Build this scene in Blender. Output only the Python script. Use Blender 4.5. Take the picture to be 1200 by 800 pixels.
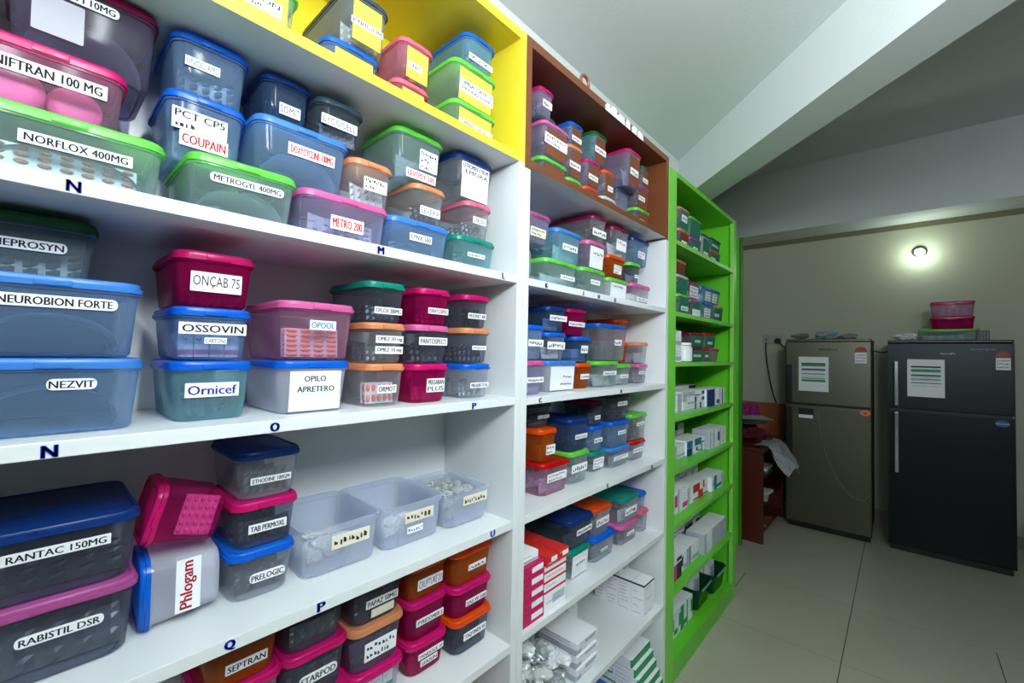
import bpy, bmesh, math, random
from mathutils import Vector, Matrix

for o in list(bpy.data.objects):
    bpy.data.objects.remove(o, do_unlink=True)
S = bpy.context.scene
C = S.collection
R = math.radians
rnd = random.Random(7)

# ------------------------------------------------------------------ camera, light, exposure
cd = bpy.data.cameras.new('camera'); cam = bpy.data.objects.new('camera', cd); C.objects.link(cam)
cd.sensor_width = 36.0; cd.lens = 15.2817; cd.clip_start = 0.02
YAW, PITCH, ROLL = R(41.8537), R(1.5360), R(1.03375)
fwd = Vector((-math.sin(YAW)*math.cos(PITCH), math.cos(YAW)*math.cos(PITCH), math.sin(PITCH)))
rt0 = Vector((math.cos(YAW), math.sin(YAW), 0)); up0 = rt0.cross(fwd)
rt = math.cos(ROLL)*rt0 + math.sin(ROLL)*up0; up = -math.sin(ROLL)*rt0 + math.cos(ROLL)*up0
cam.matrix_world = Matrix(((rt.x, up.x, -fwd.x, 0), (rt.y, up.y, -fwd.y, 0), (rt.z, up.z, -fwd.z, 1.35), (0, 0, 0, 1)))
S.camera = cam
S.view_settings.view_transform = 'Standard'; S.view_settings.look = 'None'
S.view_settings.exposure = 0.0; S.view_settings.gamma = 1.0; S.view_settings.use_curve_mapping = False
S.cycles.transparent_max_bounces = 32
S.cycles.max_bounces = 8
w = bpy.data.worlds.new('world'); S.world = w; w.use_nodes = True
w.node_tree.nodes['Background'].inputs[0].default_value = (.8, .9, 1, 1)
w.node_tree.nodes['Background'].inputs[1].default_value = 0.02

def area(name, loc, target, sx, sy, power, col):
    l = bpy.data.lights.new(name, 'AREA'); l.shape = 'RECTANGLE'; l.size = sx; l.size_y = sy
    l.energy = power; l.color = col
    o = bpy.data.objects.new(name, l); C.objects.link(o); o.location = loc
    o.rotation_euler = (Vector(target)-Vector(loc)).to_track_quat('-Z', 'Y').to_euler()
    return o
area('tube_light', (0.85, 0.25, 2.46), (-.7, .45, 1.2), .12, .9, 40, (.90, .97, 1.0))
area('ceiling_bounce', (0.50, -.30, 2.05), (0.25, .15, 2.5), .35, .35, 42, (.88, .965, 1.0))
db = area('added_uplight', (0.50, -.30, 1.70), (0.85, .15, 2.52), .4, .4, 34, (.88, .965, 1.0)); db.data.spread = R(150)  # added uplight to brighten soffit and beam; no doorway stands there

# ------------------------------------------------------------------ materials
def lin(c):
    return tuple(((v/255)/12.92 if v/255 <= .04045 else ((v/255+.055)/1.055)**2.4) for v in c) + (1,)
MATS = {}
def mat(name, rgb, rough=.5, metal=0., spec=.5, noise=0., nscale=20., bump=0., bscale=60.):
    if name in MATS: return MATS[name]
    m = bpy.data.materials.new(name); m.use_nodes = True; nt = m.node_tree; b = nt.nodes['Principled BSDF']
    b.inputs['Base Color'].default_value = lin(rgb); b.inputs['Roughness'].default_value = rough
    b.inputs['Metallic'].default_value = metal; b.inputs['Specular IOR Level'].default_value = spec
    if noise or bump:
        tc = nt.nodes.new('ShaderNodeTexCoord')
    if noise:
        n = nt.nodes.new('ShaderNodeTexNoise'); n.inputs['Scale'].default_value = nscale; n.inputs['Detail'].default_value = 4
        nt.links.new(tc.outputs['Object'], n.inputs['Vector'])
        mx = nt.nodes.new('ShaderNodeMixRGB'); c = lin(rgb)
        mx.inputs[1].default_value = tuple(v*(1-noise) for v in c[:3])+(1,)
        mx.inputs[2].default_value = tuple(min(1, v*(1+noise)) for v in c[:3])+(1,)
        nt.links.new(n.outputs['Fac'], mx.inputs[0]); nt.links.new(mx.outputs[0], b.inputs['Base Color'])
    if bump:
        n2 = nt.nodes.new('ShaderNodeTexNoise'); n2.inputs['Scale'].default_value = bscale; n2.inputs['Detail'].default_value = 3
        nt.links.new(tc.outputs['Object'], n2.inputs['Vector'])
        bp = nt.nodes.new('ShaderNodeBump'); bp.inputs['Strength'].default_value = bump; bp.inputs['Distance'].default_value = .01
        nt.links.new(n2.outputs['Fac'], bp.inputs['Height']); nt.links.new(bp.outputs[0], b.inputs['Normal'])
    MATS[name] = m; return m
def plastic(name, tint, through, opac, rough=.13):
    """milky see-through polypropylene: part of the light passes, part scatters"""
    if name in MATS: return MATS[name]
    m = bpy.data.materials.new(name); m.use_nodes = True; nt = m.node_tree; b = nt.nodes['Principled BSDF']
    b.inputs['Base Color'].default_value = lin(tint); b.inputs['Roughness'].default_value = rough
    out = nt.nodes['Material Output']
    tr = nt.nodes.new('ShaderNodeBsdfTransparent'); tr.inputs[0].default_value = lin(through)
    tl = nt.nodes.new('ShaderNodeBsdfTranslucent'); tl.inputs[0].default_value = lin(tint)
    m1 = nt.nodes.new('ShaderNodeMixShader'); m1.inputs[0].default_value = .35
    nt.links.new(b.outputs[0], m1.inputs[1]); nt.links.new(tl.outputs[0], m1.inputs[2])
    lw = nt.nodes.new('ShaderNodeLayerWeight'); lw.inputs[0].default_value = .35
    ma = nt.nodes.new('ShaderNodeMath'); ma.operation = 'MULTIPLY_ADD'; ma.inputs[1].default_value = .45; ma.inputs[2].default_value = opac
    ma.use_clamp = True
    nt.links.new(lw.outputs['Facing'], ma.inputs[0])
    m2 = nt.nodes.new('ShaderNodeMixShader')
    nt.links.new(ma.outputs[0], m2.inputs[0]); nt.links.new(tr.outputs[0], m2.inputs[1]); nt.links.new(m1.outputs[0], m2.inputs[2])
    nt.links.new(m2.outputs[0], out.inputs['Surface'])
    MATS[name] = m; return m
def emit(name, rgb, strength):
    m = bpy.data.materials.new(name); m.use_nodes = True; b = m.node_tree.nodes['Principled BSDF']
    b.inputs['Base Color'].default_value = lin(rgb); b.inputs['Emission Color'].default_value = lin(rgb)
    b.inputs['Emission Strength'].default_value = strength; return m

LID = dict(blue=(18, 112, 226), lightblue=(72, 146, 226), darkblue=(22, 62, 140), magenta=(220, 26, 122), pink=(232, 112, 178),
           green=(118, 222, 84), darkgreen=(38, 112, 52), orange=(244, 88, 16), peach=(236, 160, 112), teal=(24, 156, 134),
           red=(205, 24, 18), white=(225, 228, 230), mauve=(190, 92, 160), grey=(104, 122, 138), slate=(60, 84, 100), rose=(236, 120, 150), wine=(150, 22, 80))
def lid_mat(name, rgb):
    m = mat(name, rgb, .27, 0, .5); nt = m.node_tree; b = nt.nodes['Principled BSDF']; out = nt.nodes['Material Output']
    tl = nt.nodes.new('ShaderNodeBsdfTranslucent'); tl.inputs[0].default_value = lin(rgb)
    mx = nt.nodes.new('ShaderNodeMixShader'); mx.inputs[0].default_value = .42
    nt.links.new(b.outputs[0], mx.inputs[1]); nt.links.new(tl.outputs[0], mx.inputs[2]); nt.links.new(mx.outputs[0], out.inputs['Surface'])
    return m
LM = {k: lid_mat('lid_'+k, v) for k, v in LID.items()}
TINT = dict(clear=((214, 220, 226), (240, 243, 246), .13), blue=((160, 194, 228), (208, 224, 242), .27), lavender=((192, 194, 224), (226, 226, 242), .22),
            teal=((156, 208, 218), (206, 234, 238), .28), magenta=((204, 28, 116), (232, 90, 160), .28), orange=((218, 112, 36), (236, 156, 90), .30),
            rosy=((214, 40, 132), (246, 160, 206), .13), violet=((150, 144, 172), (210, 206, 226), .20), white=((224, 228, 238), (240, 242, 248), .46), smoke=((140, 148, 162), (210, 216, 226), .11),
            green=((184, 206, 214), (226, 238, 240), .24), pink=((218, 174, 204), (236, 212, 228), .18), navy=((92, 122, 164), (168, 190, 220), .26))
TINTW = dict(rosy='magenta', clear='clear', blue='bluish', lavender='lavender', teal='pale teal', magenta='magenta', orange='orange', violet='violet', white='milky white',
             smoke='smoky', green='greenish', pink='pinkish', navy='dark blue')
TM = {k: plastic('tub_'+k, *v) for k, v in TINT.items()}
WHITE = mat('white_laminate', (218, 222, 223), .32, 0, .5, .02, 3)
YELLOW = mat('yellow_laminate', (226, 206, 50), .32)
BROWN = mat('brown_laminate', (112, 62, 34), .38, noise=.06, nscale=8)
GREEN = mat('green_laminate', (96, 196, 40), .33)
GREENEDGE = mat('green_edge_band', (120, 206, 72), .33)
PAPER = mat('white_paper', (235, 236, 240), .8)
SHADEDPAPER = mat('shaded_white_leaflet', (168, 168, 178), .7)  # white paper, greyed in its colour for the shade behind tub plastic
CREAM = mat('cream_tape', (226, 218, 196), .7)
INK = mat('black_ink', (14, 14, 16), .7)
INKB = mat('blue_ink', (14, 40, 160), .6)
INKR = mat('red_ink', (190, 24, 30), .6)
INKC = mat('cyan_ink', (20, 130, 170), .6)
STKB = mat('blue_sticker', (20, 56, 215), .4)
STKK = mat('dark_sticker', (26, 34, 60), .4)
FOIL = mat('silver_foil', (178, 182, 188), .34, .6, .5, .2, 40)
FOILD = mat('dark_foil', (112, 116, 128), .38, .5, .5, .2, 40)
FOILP = mat('pale_foil', (216, 222, 230), .40, .12, .5, .1, 40)
CAPS = {'orange': mat('capsule_orange', (248, 164, 104), .3), 'pink': mat('capsule_pink', (246, 150, 214), .3), 'red': mat('capsule_red', (244, 112, 80), .3),
        'brown': mat('capsule_brown', (214, 136, 96), .3), 'white': mat('capsule_white', (220, 222, 226), .3), 'grey': mat('capsule_grey', (120, 126, 140), .3)}
CARD = {'yellow': mat('yellow_card', (244, 228, 70), .7), 'brown': mat('brown_card', (116, 64, 36), .7), 'green': mat('green_card', (16, 112, 84), .7),
        'white': mat('white_card', (226, 228, 236), .7), 'maroon': mat('maroon_card', (110, 48, 34), .7)}

# ------------------------------------------------------------------ geometry helpers
def add_box(bm, x0, x1, y0, y1, z0, z1, bev=0., mi=0):
    n0 = len(bm.faces)
    v = [bm.verts.new((x, y, z)) for x in (x0, x1) for y in (y0, y1) for z in (z0, z1)]
    fs = [bm.faces.new([v[i] for i in q]) for q in ((0, 1, 3, 2), (4, 6, 7, 5), (0, 4, 5, 1), (2, 3, 7, 6), (0, 2, 6, 4), (1, 5, 7, 3))]
    for f in fs: f.material_index = mi
    if bev:
        es = {e for f in fs for e in f.edges}
        r = bmesh.ops.bevel(bm, geom=list(es), offset=bev, segments=2, affect='EDGES', profile=.6)
        for f in r['faces']: f.material_index = mi
    return fs
def rrect(hx, hy, r, n=4):
    r = min(r, hx*.98, hy*.98); p = []
    for cx, cy, a in ((hx-r, hy-r, 0), (-hx+r, hy-r, 90), (-hx+r, -hy+r, 180), (hx-r, -hy+r, 270)):
        for i in range(n+1):
            t = R(a+90*i/n); p.append((cx+r*math.cos(t), cy+r*math.sin(t)))
    return p
def loft(bm, loops, cap0=True, cap1=True, mi=0):
    rows = [[bm.verts.new(p) for p in l] for l in loops]; n = len(rows[0])
    for a, b in zip(rows, rows[1:]):
        for i in range(n):
            f = bm.faces.new((a[i], a[(i+1) % n], b[(i+1) % n], b[i])); f.material_index = mi
    if cap0: bm.faces.new(rows[0][::-1]).material_index = mi
    if cap1: bm.faces.new(rows[-1]).material_index = mi
def tube(bm, pts, r, n=8, mi=0):
    pts = [Vector(p) for p in pts]; loops = []
    for i, p in enumerate(pts):
        t = (pts[min(i+1, len(pts)-1)]-pts[max(i-1, 0)]).normalized()
        a = Vector((0, 0, 1)) if abs(t.z) < .9 else Vector((1, 0, 0))
        u = t.cross(a).normalized(); v = t.cross(u)
        rr = r[i] if isinstance(r, (list, tuple)) else r
        loops.append([p+u*rr*math.cos(2*math.pi*k/n)+v*rr*math.sin(2*math.pi*k/n) for k in range(n)])
    loft(bm, loops, mi=mi)
def obj(name, bm, ms, parent=None, loc=(0, 0, 0), smooth=None):
    me = bpy.data.meshes.new(name)
    if isinstance(bm, bmesh.types.BMesh):
        bmesh.ops.recalc_face_normals(bm, faces=bm.faces)
        bm.to_mesh(me); bm.free()
    else:
        me = bm
    for m in (ms if isinstance(ms, (list, tuple)) else [ms]):
        me.materials.append(m)
    o = bpy.data.objects.new(name, me); C.objects.link(o); o.location = loc
    if smooth is not None:
        me.polygons.foreach_set('use_smooth', [True]*len(me.polygons))
        try: me.set_sharp_from_angle(angle=R(smooth))
        except Exception: pass
    if parent: o.parent = parent
    return o
def inst(name, me, parent=None, loc=(0, 0, 0)):
    o = bpy.data.objects.new(name, me); C.objects.link(o); o.location = loc
    if parent: o.parent = parent
    return o
def tag(o, label, cat, group=None):
    n = len(label.split())
    assert 4 <= n <= 16, (n, label)
    o['label'] = label; o['category'] = cat
    if group: o['group'] = group
    return o
def thing(name, label, cat, loc=(0, 0, 0), group=None, rz=0.):
    o = bpy.data.objects.new(name, None); C.objects.link(o); o.location = loc; o.rotation_euler = (0, 0, rz)
    o.empty_display_size = .05
    return tag(o, label, cat, group)
def struct(name, bm, m):
    o = obj(name, bm, m); o['kind'] = 'structure'; return o
def bx(x0, x1, y0, y1, z0, z1, bev=0.):
    bm = bmesh.new(); add_box(bm, x0, x1, y0, y1, z0, z1, bev); return bm

# lettering: mesh glyphs from the built-in font, in a unit box (x 0..1, z 0..1), facing +X with text running along +Y
_TXT = {}
def glyphs(s, bold=True):
    k = (s, bold)
    if k not in _TXT:
        c = bpy.data.curves.new('lettering', 'FONT'); c.body = s; c.size = 1; c.extrude = 0; c.resolution_u = 2
        c.offset = 0
        o = bpy.data.objects.new('lettering', c); C.objects.link(o)
        dg = bpy.context.evaluated_depsgraph_get()
        me = bpy.data.meshes.new_from_object(o.evaluated_get(dg))
        v = [p.co.copy() for p in me.vertices]; f = [tuple(p.vertices) for p in me.polygons]
        bpy.data.objects.remove(o, do_unlink=True); bpy.data.curves.remove(c); bpy.data.meshes.remove(me)
        x0 = min(p.x for p in v); x1 = max(p.x for p in v); y0 = min(p.y for p in v); y1 = max(p.y for p in v)
        _TXT[k] = ([((p.x-x0)/(x1-x0), (p.y-y0)/(y1-y0)) for p in v], f)
    return _TXT[k]
def add_text(bm, s, org, ux, uz, wd, ht, bold=True, mi=0):
    """writes s into the rectangle org..org+ux*wd..+uz*ht"""
    v, f = glyphs(s, bold); th = min(.034*ht, .010*wd) if bold else 0.
    for k in ((0, 1, 2) if bold else (0,)):       # heavy print: strokes widened by repeating them
        vs = [bm.verts.new(org+ux*(a*(wd-2*th)+th*k)+uz*(b*ht)) for a, b in v]
        for q in f:
            try: bm.faces.new([vs[i] for i in q]).material_index = mi
            except ValueError: pass
def add_scribble(bm, org, ux, uz, wd, ht, rr, mi=0):
    x = 0.
    while x < wd*.97:
        b = min(rr.uniform(.16, .5)*ht, wd-x); h = rr.uniform(.45, .8)*ht; y = rr.uniform(0, ht-h)
        p = org+ux*x+uz*y
        vs = [bm.verts.new(q) for q in (p, p+ux*b, p+ux*b+uz*h*rr.uniform(.3, 1), p+uz*h)]
        bm.faces.new(vs).material_index = mi
        x += b+rr.uniform(.12, .36)*ht

# ------------------------------------------------------------------ the room
def wall_mat(name, rgb):
    return mat(name, rgb, .75, 0, .25, .04, 1.6, .06, 90)
WALLP = wall_mat('white_wall_paint', (214, 218, 216)); WALLO = wall_mat('olive_cream_paint', (188, 190, 170)); CEIL = wall_mat('ceiling_paint', (216, 222, 222))
fm = bpy.data.materials.new('floor_tiles'); fm.use_nodes = True; nt = fm.node_tree; fb = nt.nodes['Principled BSDF']
tc = nt.nodes.new('ShaderNodeTexCoord'); sep = nt.nodes.new('ShaderNodeSeparateXYZ'); nt.links.new(tc.outputs['Object'], sep.inputs[0])
def grid_line(axis, off, step, wd):
    a = nt.nodes.new('ShaderNodeMath'); a.operation = 'ADD'; a.inputs[1].default_value = off+20*step; nt.links.new(sep.outputs[axis], a.inputs[0])
    b = nt.nodes.new('ShaderNodeMath'); b.operation = 'MODULO'; b.inputs[1].default_value = step; nt.links.new(a.outputs[0], b.inputs[0])
    c = nt.nodes.new('ShaderNodeMath'); c.operation = 'LESS_THAN'; c.inputs[1].default_value = wd; nt.links.new(b.outputs[0], c.inputs[0]); return c
ga = grid_line('X', .2075, 1.058, .004); gb = grid_line('X', .2075-.529, 1.058, .004)
near = nt.nodes.new('ShaderNodeMath'); near.operation = 'LESS_THAN'; near.inputs[1].default_value = 3.05; nt.links.new(sep.outputs['Y'], near.inputs[0])
gbn = nt.nodes.new('ShaderNodeMath'); gbn.operation = 'MULTIPLY'; nt.links.new(gb.outputs[0], gbn.inputs[0]); nt.links.new(near.outputs[0], gbn.inputs[1])
g1 = nt.nodes.new('ShaderNodeMath'); g1.operation = 'MAXIMUM'; nt.links.new(ga.outputs[0], g1.inputs[0]); nt.links.new(gbn.outputs[0], g1.inputs[1]); g2 = grid_line('Y', -2.458, .59, .003)
g2s = nt.nodes.new('ShaderNodeMath'); g2s.operation = 'MULTIPLY'; g2s.inputs[1].default_value = .45; nt.links.new(g2.outputs[0], g2s.inputs[0])
gm = nt.nodes.new('ShaderNodeMath'); gm.operation = 'MAXIMUM'; nt.links.new(g1.outputs[0], gm.inputs[0]); nt.links.new(g2s.outputs[0], gm.inputs[1])
no = nt.nodes.new('ShaderNodeTexNoise'); no.inputs['Scale'].default_value = 3; no.inputs['Detail'].default_value = 5; nt.links.new(tc.outputs['Object'], no.inputs['Vector'])
mx = nt.nodes.new('ShaderNodeMixRGB'); mx.inputs[1].default_value = lin((168, 164, 146)); mx.inputs[2].default_value = lin((184, 180, 162)); nt.links.new(no.outputs[0], mx.inputs[0])
mg = nt.nodes.new('ShaderNodeMixRGB'); mg.inputs[2].default_value = lin((84, 82, 74)); nt.links.new(gm.outputs[0], mg.inputs[0]); nt.links.new(mx.outputs[0], mg.inputs[1])
nt.links.new(mg.outputs[0], fb.inputs['Base Color']); fb.inputs['Roughness'].default_value = .24; fb.inputs['Specular IOR Level'].default_value = .45

WX, WR, WB, WF, CZ, CZ2 = -1.0, 1.5, 4.85, -1.5, 2.53, 3.04     # left, right, back, front walls; ceiling, raised ceiling
struct('floor', bx(-1.6, WR+.1, WF-.1, WB+.1, -.1, 0), fm)
struct('wall_left', bx(WX-.1, WX, WF-.1, 2.95, 0, CZ2+.1), WALLP)
struct('wall_left', bx(-1.5, -1.4, 2.95, WB, 0, CZ2+.1), WALLO)
struct('wall_left', bx(-1.5, WX, 2.85, 2.95, 0, CZ2+.1), WALLO)
struct('wall_back', bx(-1.5, WR+.1, WB, WB+.1, 0, CZ2+.1), WALLO)
struct('wall_right', bx(WR, WR+.1, WF-.1, WB, 0, CZ2+.1), wall_mat('cool_grey_paint', (96, 104, 106)))
struct('wall_front', bx(WX-.1, WR, WF-.1, WF, 0, CZ2+.1), wall_mat('slate_paint', (84, 88, 88)))
# ceiling left of the slanting beam, and the higher ceiling beyond it
dirv = Vector((.785, -.75, 0)).normalized(); nrm = Vector((-dirv.y, dirv.x, 0))      # nrm points away from the camera (+x,+y)
pA = Vector((-.93, 2.53, 0))
def on_beam(x=None, y=None, off=0.):
    p = pA+nrm*off; t = (x-p.x)/dirv.x if x is not None else (y-p.y)/dirv.y
    q = p+dirv*t; return (q.x, q.y)
BW, BZ = .175, 2.28
a0 = on_beam(x=WX-.1, off=.05); a1 = on_beam(x=WR, off=.05)
bm = bmesh.new(); pl = [(WX-.1, WF), (WR, WF), a1, a0]
loft(bm, [[(x, y, CZ) for x, y in pl], [(x, y, CZ+.12) for x, y in pl]]); struct('ceiling', bm, CEIL)
struct('ceiling', bx(-1.5, WR, .0, WB, CZ2+.09, CZ2+.19), CEIL)
bm = bmesh.new(); pl = [(-1.5, 1.3), (WR, 1.3), (WR, WB), (-1.5, WB)]
b0 = on_beam(x=-1.5, off=BW-.05); b1 = on_beam(x=WR, off=BW-.05)
pl = [b0, b1, (WR, WB), (-1.5, WB)]
loft(bm, [[(x, y, CZ2) for x, y in pl], [(x, y, CZ2+.1) for x, y in pl]]); struct('ceiling', bm, CEIL)
bm = bmesh.new(); c0 = on_beam(x=-1.5); c1 = on_beam(x=WR); c2 = on_beam(x=WR, off=BW); c3 = on_beam(x=-1.5, off=BW)
loft(bm, [[(x, y, BZ) for x, y in (c0, c1, c2, c3)], [(x, y, CZ2+.1) for x, y in (c0, c1, c2, c3)]]); struct('trim_1', bm, CEIL)
struct('trim_2', bx(-1.4, WR, 4.48, WB, 2.482, CZ2), CEIL)
struct('soffit_shade_strip', bx(-1.4, WR, WB-.012, WB, 2.44, 2.482), mat('soffit_shade_olive', (120, 112, 84), .7))  # strip whose olive colour stands for the shade under the soffit
struct('baseboard_back', bx(-1.4, WR, WB-.012, WB, 0, .09, .002), mat('skirting_tile', (150, 146, 130), .3))

# ------------------------------------------------------------------ bookcases
FX = -.708                      # front plane of the shelving
BX = -.985                      # back of the shelving
TH = .019
def letter(parent, s, y, z, h, m=STKB):
    h *= 1.12; bm = bmesh.new(); wd = h*1.05 if s not in 'LJE' else h*.7
    v, f = glyphs(s)
    for k in range(4):
        th = .055*wd*k
        vs = [bm.verts.new((FX+.0003, y-wd/2+a*wd*.83+th, z-.0008+b_*h)) for a, b_ in v]
        for q in f:
            try: bm.faces.new([vs[i] for i in q])
            except ValueError: pass
    r = bmesh.ops.extrude_face_region(bm, geom=bm.faces[:])
    for v in [g for g in r['geom'] if isinstance(g, bmesh.types.BMVert)]: v.co.x += .001
    return obj('letter_sticker', bm, m, parent)
def shelf_board(parent, y0, y1, zu, top, under=None, edge=None, x0=None):
    bm = bmesh.new(); add_box(bm, BX+.012, FX, y0, y1, zu, zu+TH, .0012)
    for f in bm.faces:
        c = f.calc_center_median(); n = f.normal
        f.normal_update(); n = f.normal
        f.material_index = 1 if n.z < -.7 else (2 if n.x > .7 else 0)
    return obj('shelf', bm, [top, under or top, edge or top], parent)
# nearest bookcase: yellow compartment over white shelves
U1 = thing('bookcase', 'nearest white bookcase with a yellow top compartment, full of tubs', 'bookcase', (0, 0, 0))
YL, YR = -.11, .8275
obj('back_panel', bx(BX, BX+.012, YL, YR, 0, 1.83, .001), WHITE, U1)
obj('back_panel', bx(BX, BX+.012, YL, YR, 1.83, 2.165, .001), YELLOW, U1)['label'] = 'yellow back panel'
for y0, y1 in ((YL, YL+.022), (YR-.022, YR)):
    obj('side_panel', bx(BX+.012, FX, y0, y1, 0, 1.831, .0015), WHITE, U1)
    obj('side_panel', bx(BX+.012, FX, y0, y1, 1.831, 2.165, .0015), YELLOW, U1)['label'] = 'yellow side panel'
obj('top_board', bx(BX+.012, FX, YL+.022, YR-.022, 2.142, 2.165, .0015), YELLOW, U1)['label'] = 'yellow top board'
shelf_board(U1, YL+.022, YR-.022, 1.830, YELLOW, WHITE, YELLOW)['label'] = 'yellow shelf with a white underside'
u1s = [shelf_board(U1, YL+.022, YR-.022, z, WHITE) for z in (1.524, 1.223, .921, .624, .32)]
obj('plinth', bx(BX+.012, FX-.01, YL+.022, YR-.022, 0, .06, .001), WHITE, U1)
letter(u1s[0], 'N', .0305, 1.527, .0115); letter(u1s[0], 'M', .4265, 1.5275, .012); letter(u1s[0], 'L', .755, 1.528, .0125)
letter(u1s[1], 'N', .021, 1.2255, .012); letter(u1s[1], 'O', .255, 1.226, .012); letter(u1s[1], 'P', .668, 1.226, .0115)
letter(u1s[2], 'Q', .205, .925, .0125); letter(u1s[2], 'P', .335, .925, .0125); letter(u1s[2], 'U', .735, .925, .013)
# middle bookcase: brown compartment over white shelves
U2 = thing('bookcase', 'middle white bookcase with a brown top compartment, between yellow and green', 'bookcase', (0, 0, 0))
YL2, YR2 = .8285, 1.7385
obj('back_panel', bx(BX, BX+.012, YL2, YR2, 0, 1.83, .001), WHITE, U2)
obj('back_panel', bx(BX, BX+.012, YL2, YR2, 1.83, 2.166, .001), BROWN, U2)['label'] = 'brown back panel'
for y0, y1 in ((YL2, YL2+.022), (YR2-.022, YR2)):
    obj('side_panel', bx(BX+.012, FX, y0, y1, 0, 1.822, .0015), WHITE, U2)
    obj('side_panel', bx(BX+.012, FX, y0, y1, 1.822, 2.166, .0015), BROWN, U2)['label'] = 'brown side panel'
obj('top_board', bx(BX+.012, FX, YL2+.022, YR2-.022, 2.142, 2.166, .0015), BROWN, U2)['label'] = 'brown top board'
shelf_board(U2, YL2+.022, YR2-.022, 1.829, BROWN, WHITE, BROWN)['label'] = 'brown shelf with a white underside'
u2s = [shelf_board(U2, YL2+.022, YR2-.022, z, WHITE) for z in (1.524, 1.219, .920, .628, .338, .06)]
obj('plinth', bx(BX+.012, FX-.01, YL2+.022, YR2-.022, 0, .06, .001), WHITE, U2)
for sh, z, lst in ((u2s[0], 1.5275, (('K', .925), ('J', 1.105), ('H', 1.195), ('G', 1.30))), (u2s[1], 1.2225, (('C', .905), ('B', 1.35))), (u2s[2], .9235, (('E', 1.265), ('D', 1.6)))):
    for ch, y in lst: letter(sh, ch, y, z, .0105, STKK)
# green bookcase
U3 = thing('bookcase', 'bright green bookcase at the far end of the shelving', 'bookcase', (0, 0, 0))
YL3, YR3 = 1.7395, 2.722
obj('back_panel', bx(BX, BX+.012, YL3, YR3, 0, 2.134, .001), GREEN, U3)
obj('side_panel', bx(BX+.012, FX, YL3, YL3+.022, 0, 2.134, .0015), GREEN, U3)
obj('side_panel', bx(BX+.012, FX, YR3-.03, YR3, 0, 2.134, .0015), GREEN, U3)
obj('face_stile', bx(FX-.02, FX+.001, YL3, 1.8225, 0, 2.134, .0015), GREENEDGE, U3)
obj('face_stile', bx(FX-.02, FX+.001, 2.668, YR3, 0, 2.134, .0015), GREENEDGE, U3)
obj('top_board', bx(BX+.012, FX, YL3+.022, YR3-.03, 2.113, 2.134, .0015), GREEN, U3)
for z in (1.826, 1.520, 1.305, 1.073, .851, .622, .349):
    shelf_board(U3, YL3+.022, YR3-.03, z, GREEN, GREEN, GREENEDGE)
obj('bottom_board', bx(BX+.012, FX, YL3+.022, YR3-.03, 0, .085, .0015), GREEN, U3)
# green board standing beyond it
gp = thing('partition_board', 'tall dark green board standing between the green bookcase and the brown cupboard', 'board', (-1.1, 3.47, 0))
obj('panel', bx(-.28, .22, -.015, .02, .0, 2.22, .002), GREEN, gp)
obj('edge_trim', bx(.22, .238, -.018, .022, 0, 2.224, .002), mat('dark_green_trim', (50, 132, 24), .4), gp)

# ------------------------------------------------------------------ tubs
BODYM = {}
def tub_body(d, wd, h, r, bot):
    """rounded, slightly tapering tub with a turned-out rim; local base centre at the origin, front towards +X"""
    k = (round(d, 3), round(wd, 3), round(h, 3), round(bot, 4))
    if k in BODYM: return BODYM[k]
    bm = bmesh.new(); hx, hy = d/2, wd/2; L = []
    for z, ins, rr in ((.0015, bot+.006, r), (.0005, bot+.0085, r), (.0005, bot+.003, r), (.004, bot, r), (h*.55, bot*.42, r), (h-.004, 0, r), (h-.0035, -.0022, r), (h, -.0022, r), (h, 0.0005, r)):
        L.append([(x, y, z) for x, y in rrect(hx-ins, hy-ins, rr)])
    loft(bm, L, cap0=True, cap1=False)
    me = bpy.data.meshes.new('body'); bmesh.ops.recalc_face_normals(bm, faces=bm.faces); bm.to_mesh(me); bm.free()
    me.polygons.foreach_set('use_smooth', [True]*len(me.polygons))
    try: me.set_sharp_from_angle(angle=R(50))
    except Exception: pass
    BODYM[k] = me; return me
LIDM = {}
def tub_lid(d, wd, r):
    k = (round(d, 3), round(wd, 3))
    if k not in LIDM:
        bm = bmesh.new(); hx, hy = d/2+.0035, wd/2+.0035; L = []
        for z, ins in ((0, 0.0022), (0, -.0006), (.0055, -.0006), (.006, .0012), (.0105, .0012), (.0125, .0028), (.0128, .006), (.0108, .0075), (.0108, .010), (.0122, .0115)):
            L.append([(x, y, z) for x, y in rrect(hx-ins, hy-ins, r)])
        loft(bm, L, cap0=False, cap1=True)
        add_box(bm, hx-.001, hx+.0024, -min(.016, wd*.16), min(.016, wd*.16), .001, .0085, .0008)     # finger tab
        me = bpy.data.meshes.new('lid'); bmesh.ops.recalc_face_normals(bm, faces=bm.faces); bm.to_mesh(me); bm.free()
        me.polygons.foreach_set('use_smooth', [True]*len(me.polygons))
        try: me.set_sharp_from_angle(angle=R(50))
        except Exception: pass
        LIDM[k] = me
    return LIDM[k]
def with_mat(me, m, cache={}):
    k = (me.name, m.name)
    if k not in cache:
        c = me.copy(); c.materials.clear(); c.materials.append(m); cache[k] = c
    return cache[k]
INKS = {'k': INK, 'b': INKB, 'r': INKR, 'c': INKC}
X1, Y1, Z1 = Vector((1, 0, 0)), Vector((0, 1, 0)), Vector((0, 0, 1))
def front_x(d, h, bot, z):
    t = z/h
    ins = bot*(1-t/.55) + bot*.42*t/.55 if t < .55 else bot*.42*(1-(t-.55)/.45)
    return d/2-ins
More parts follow.
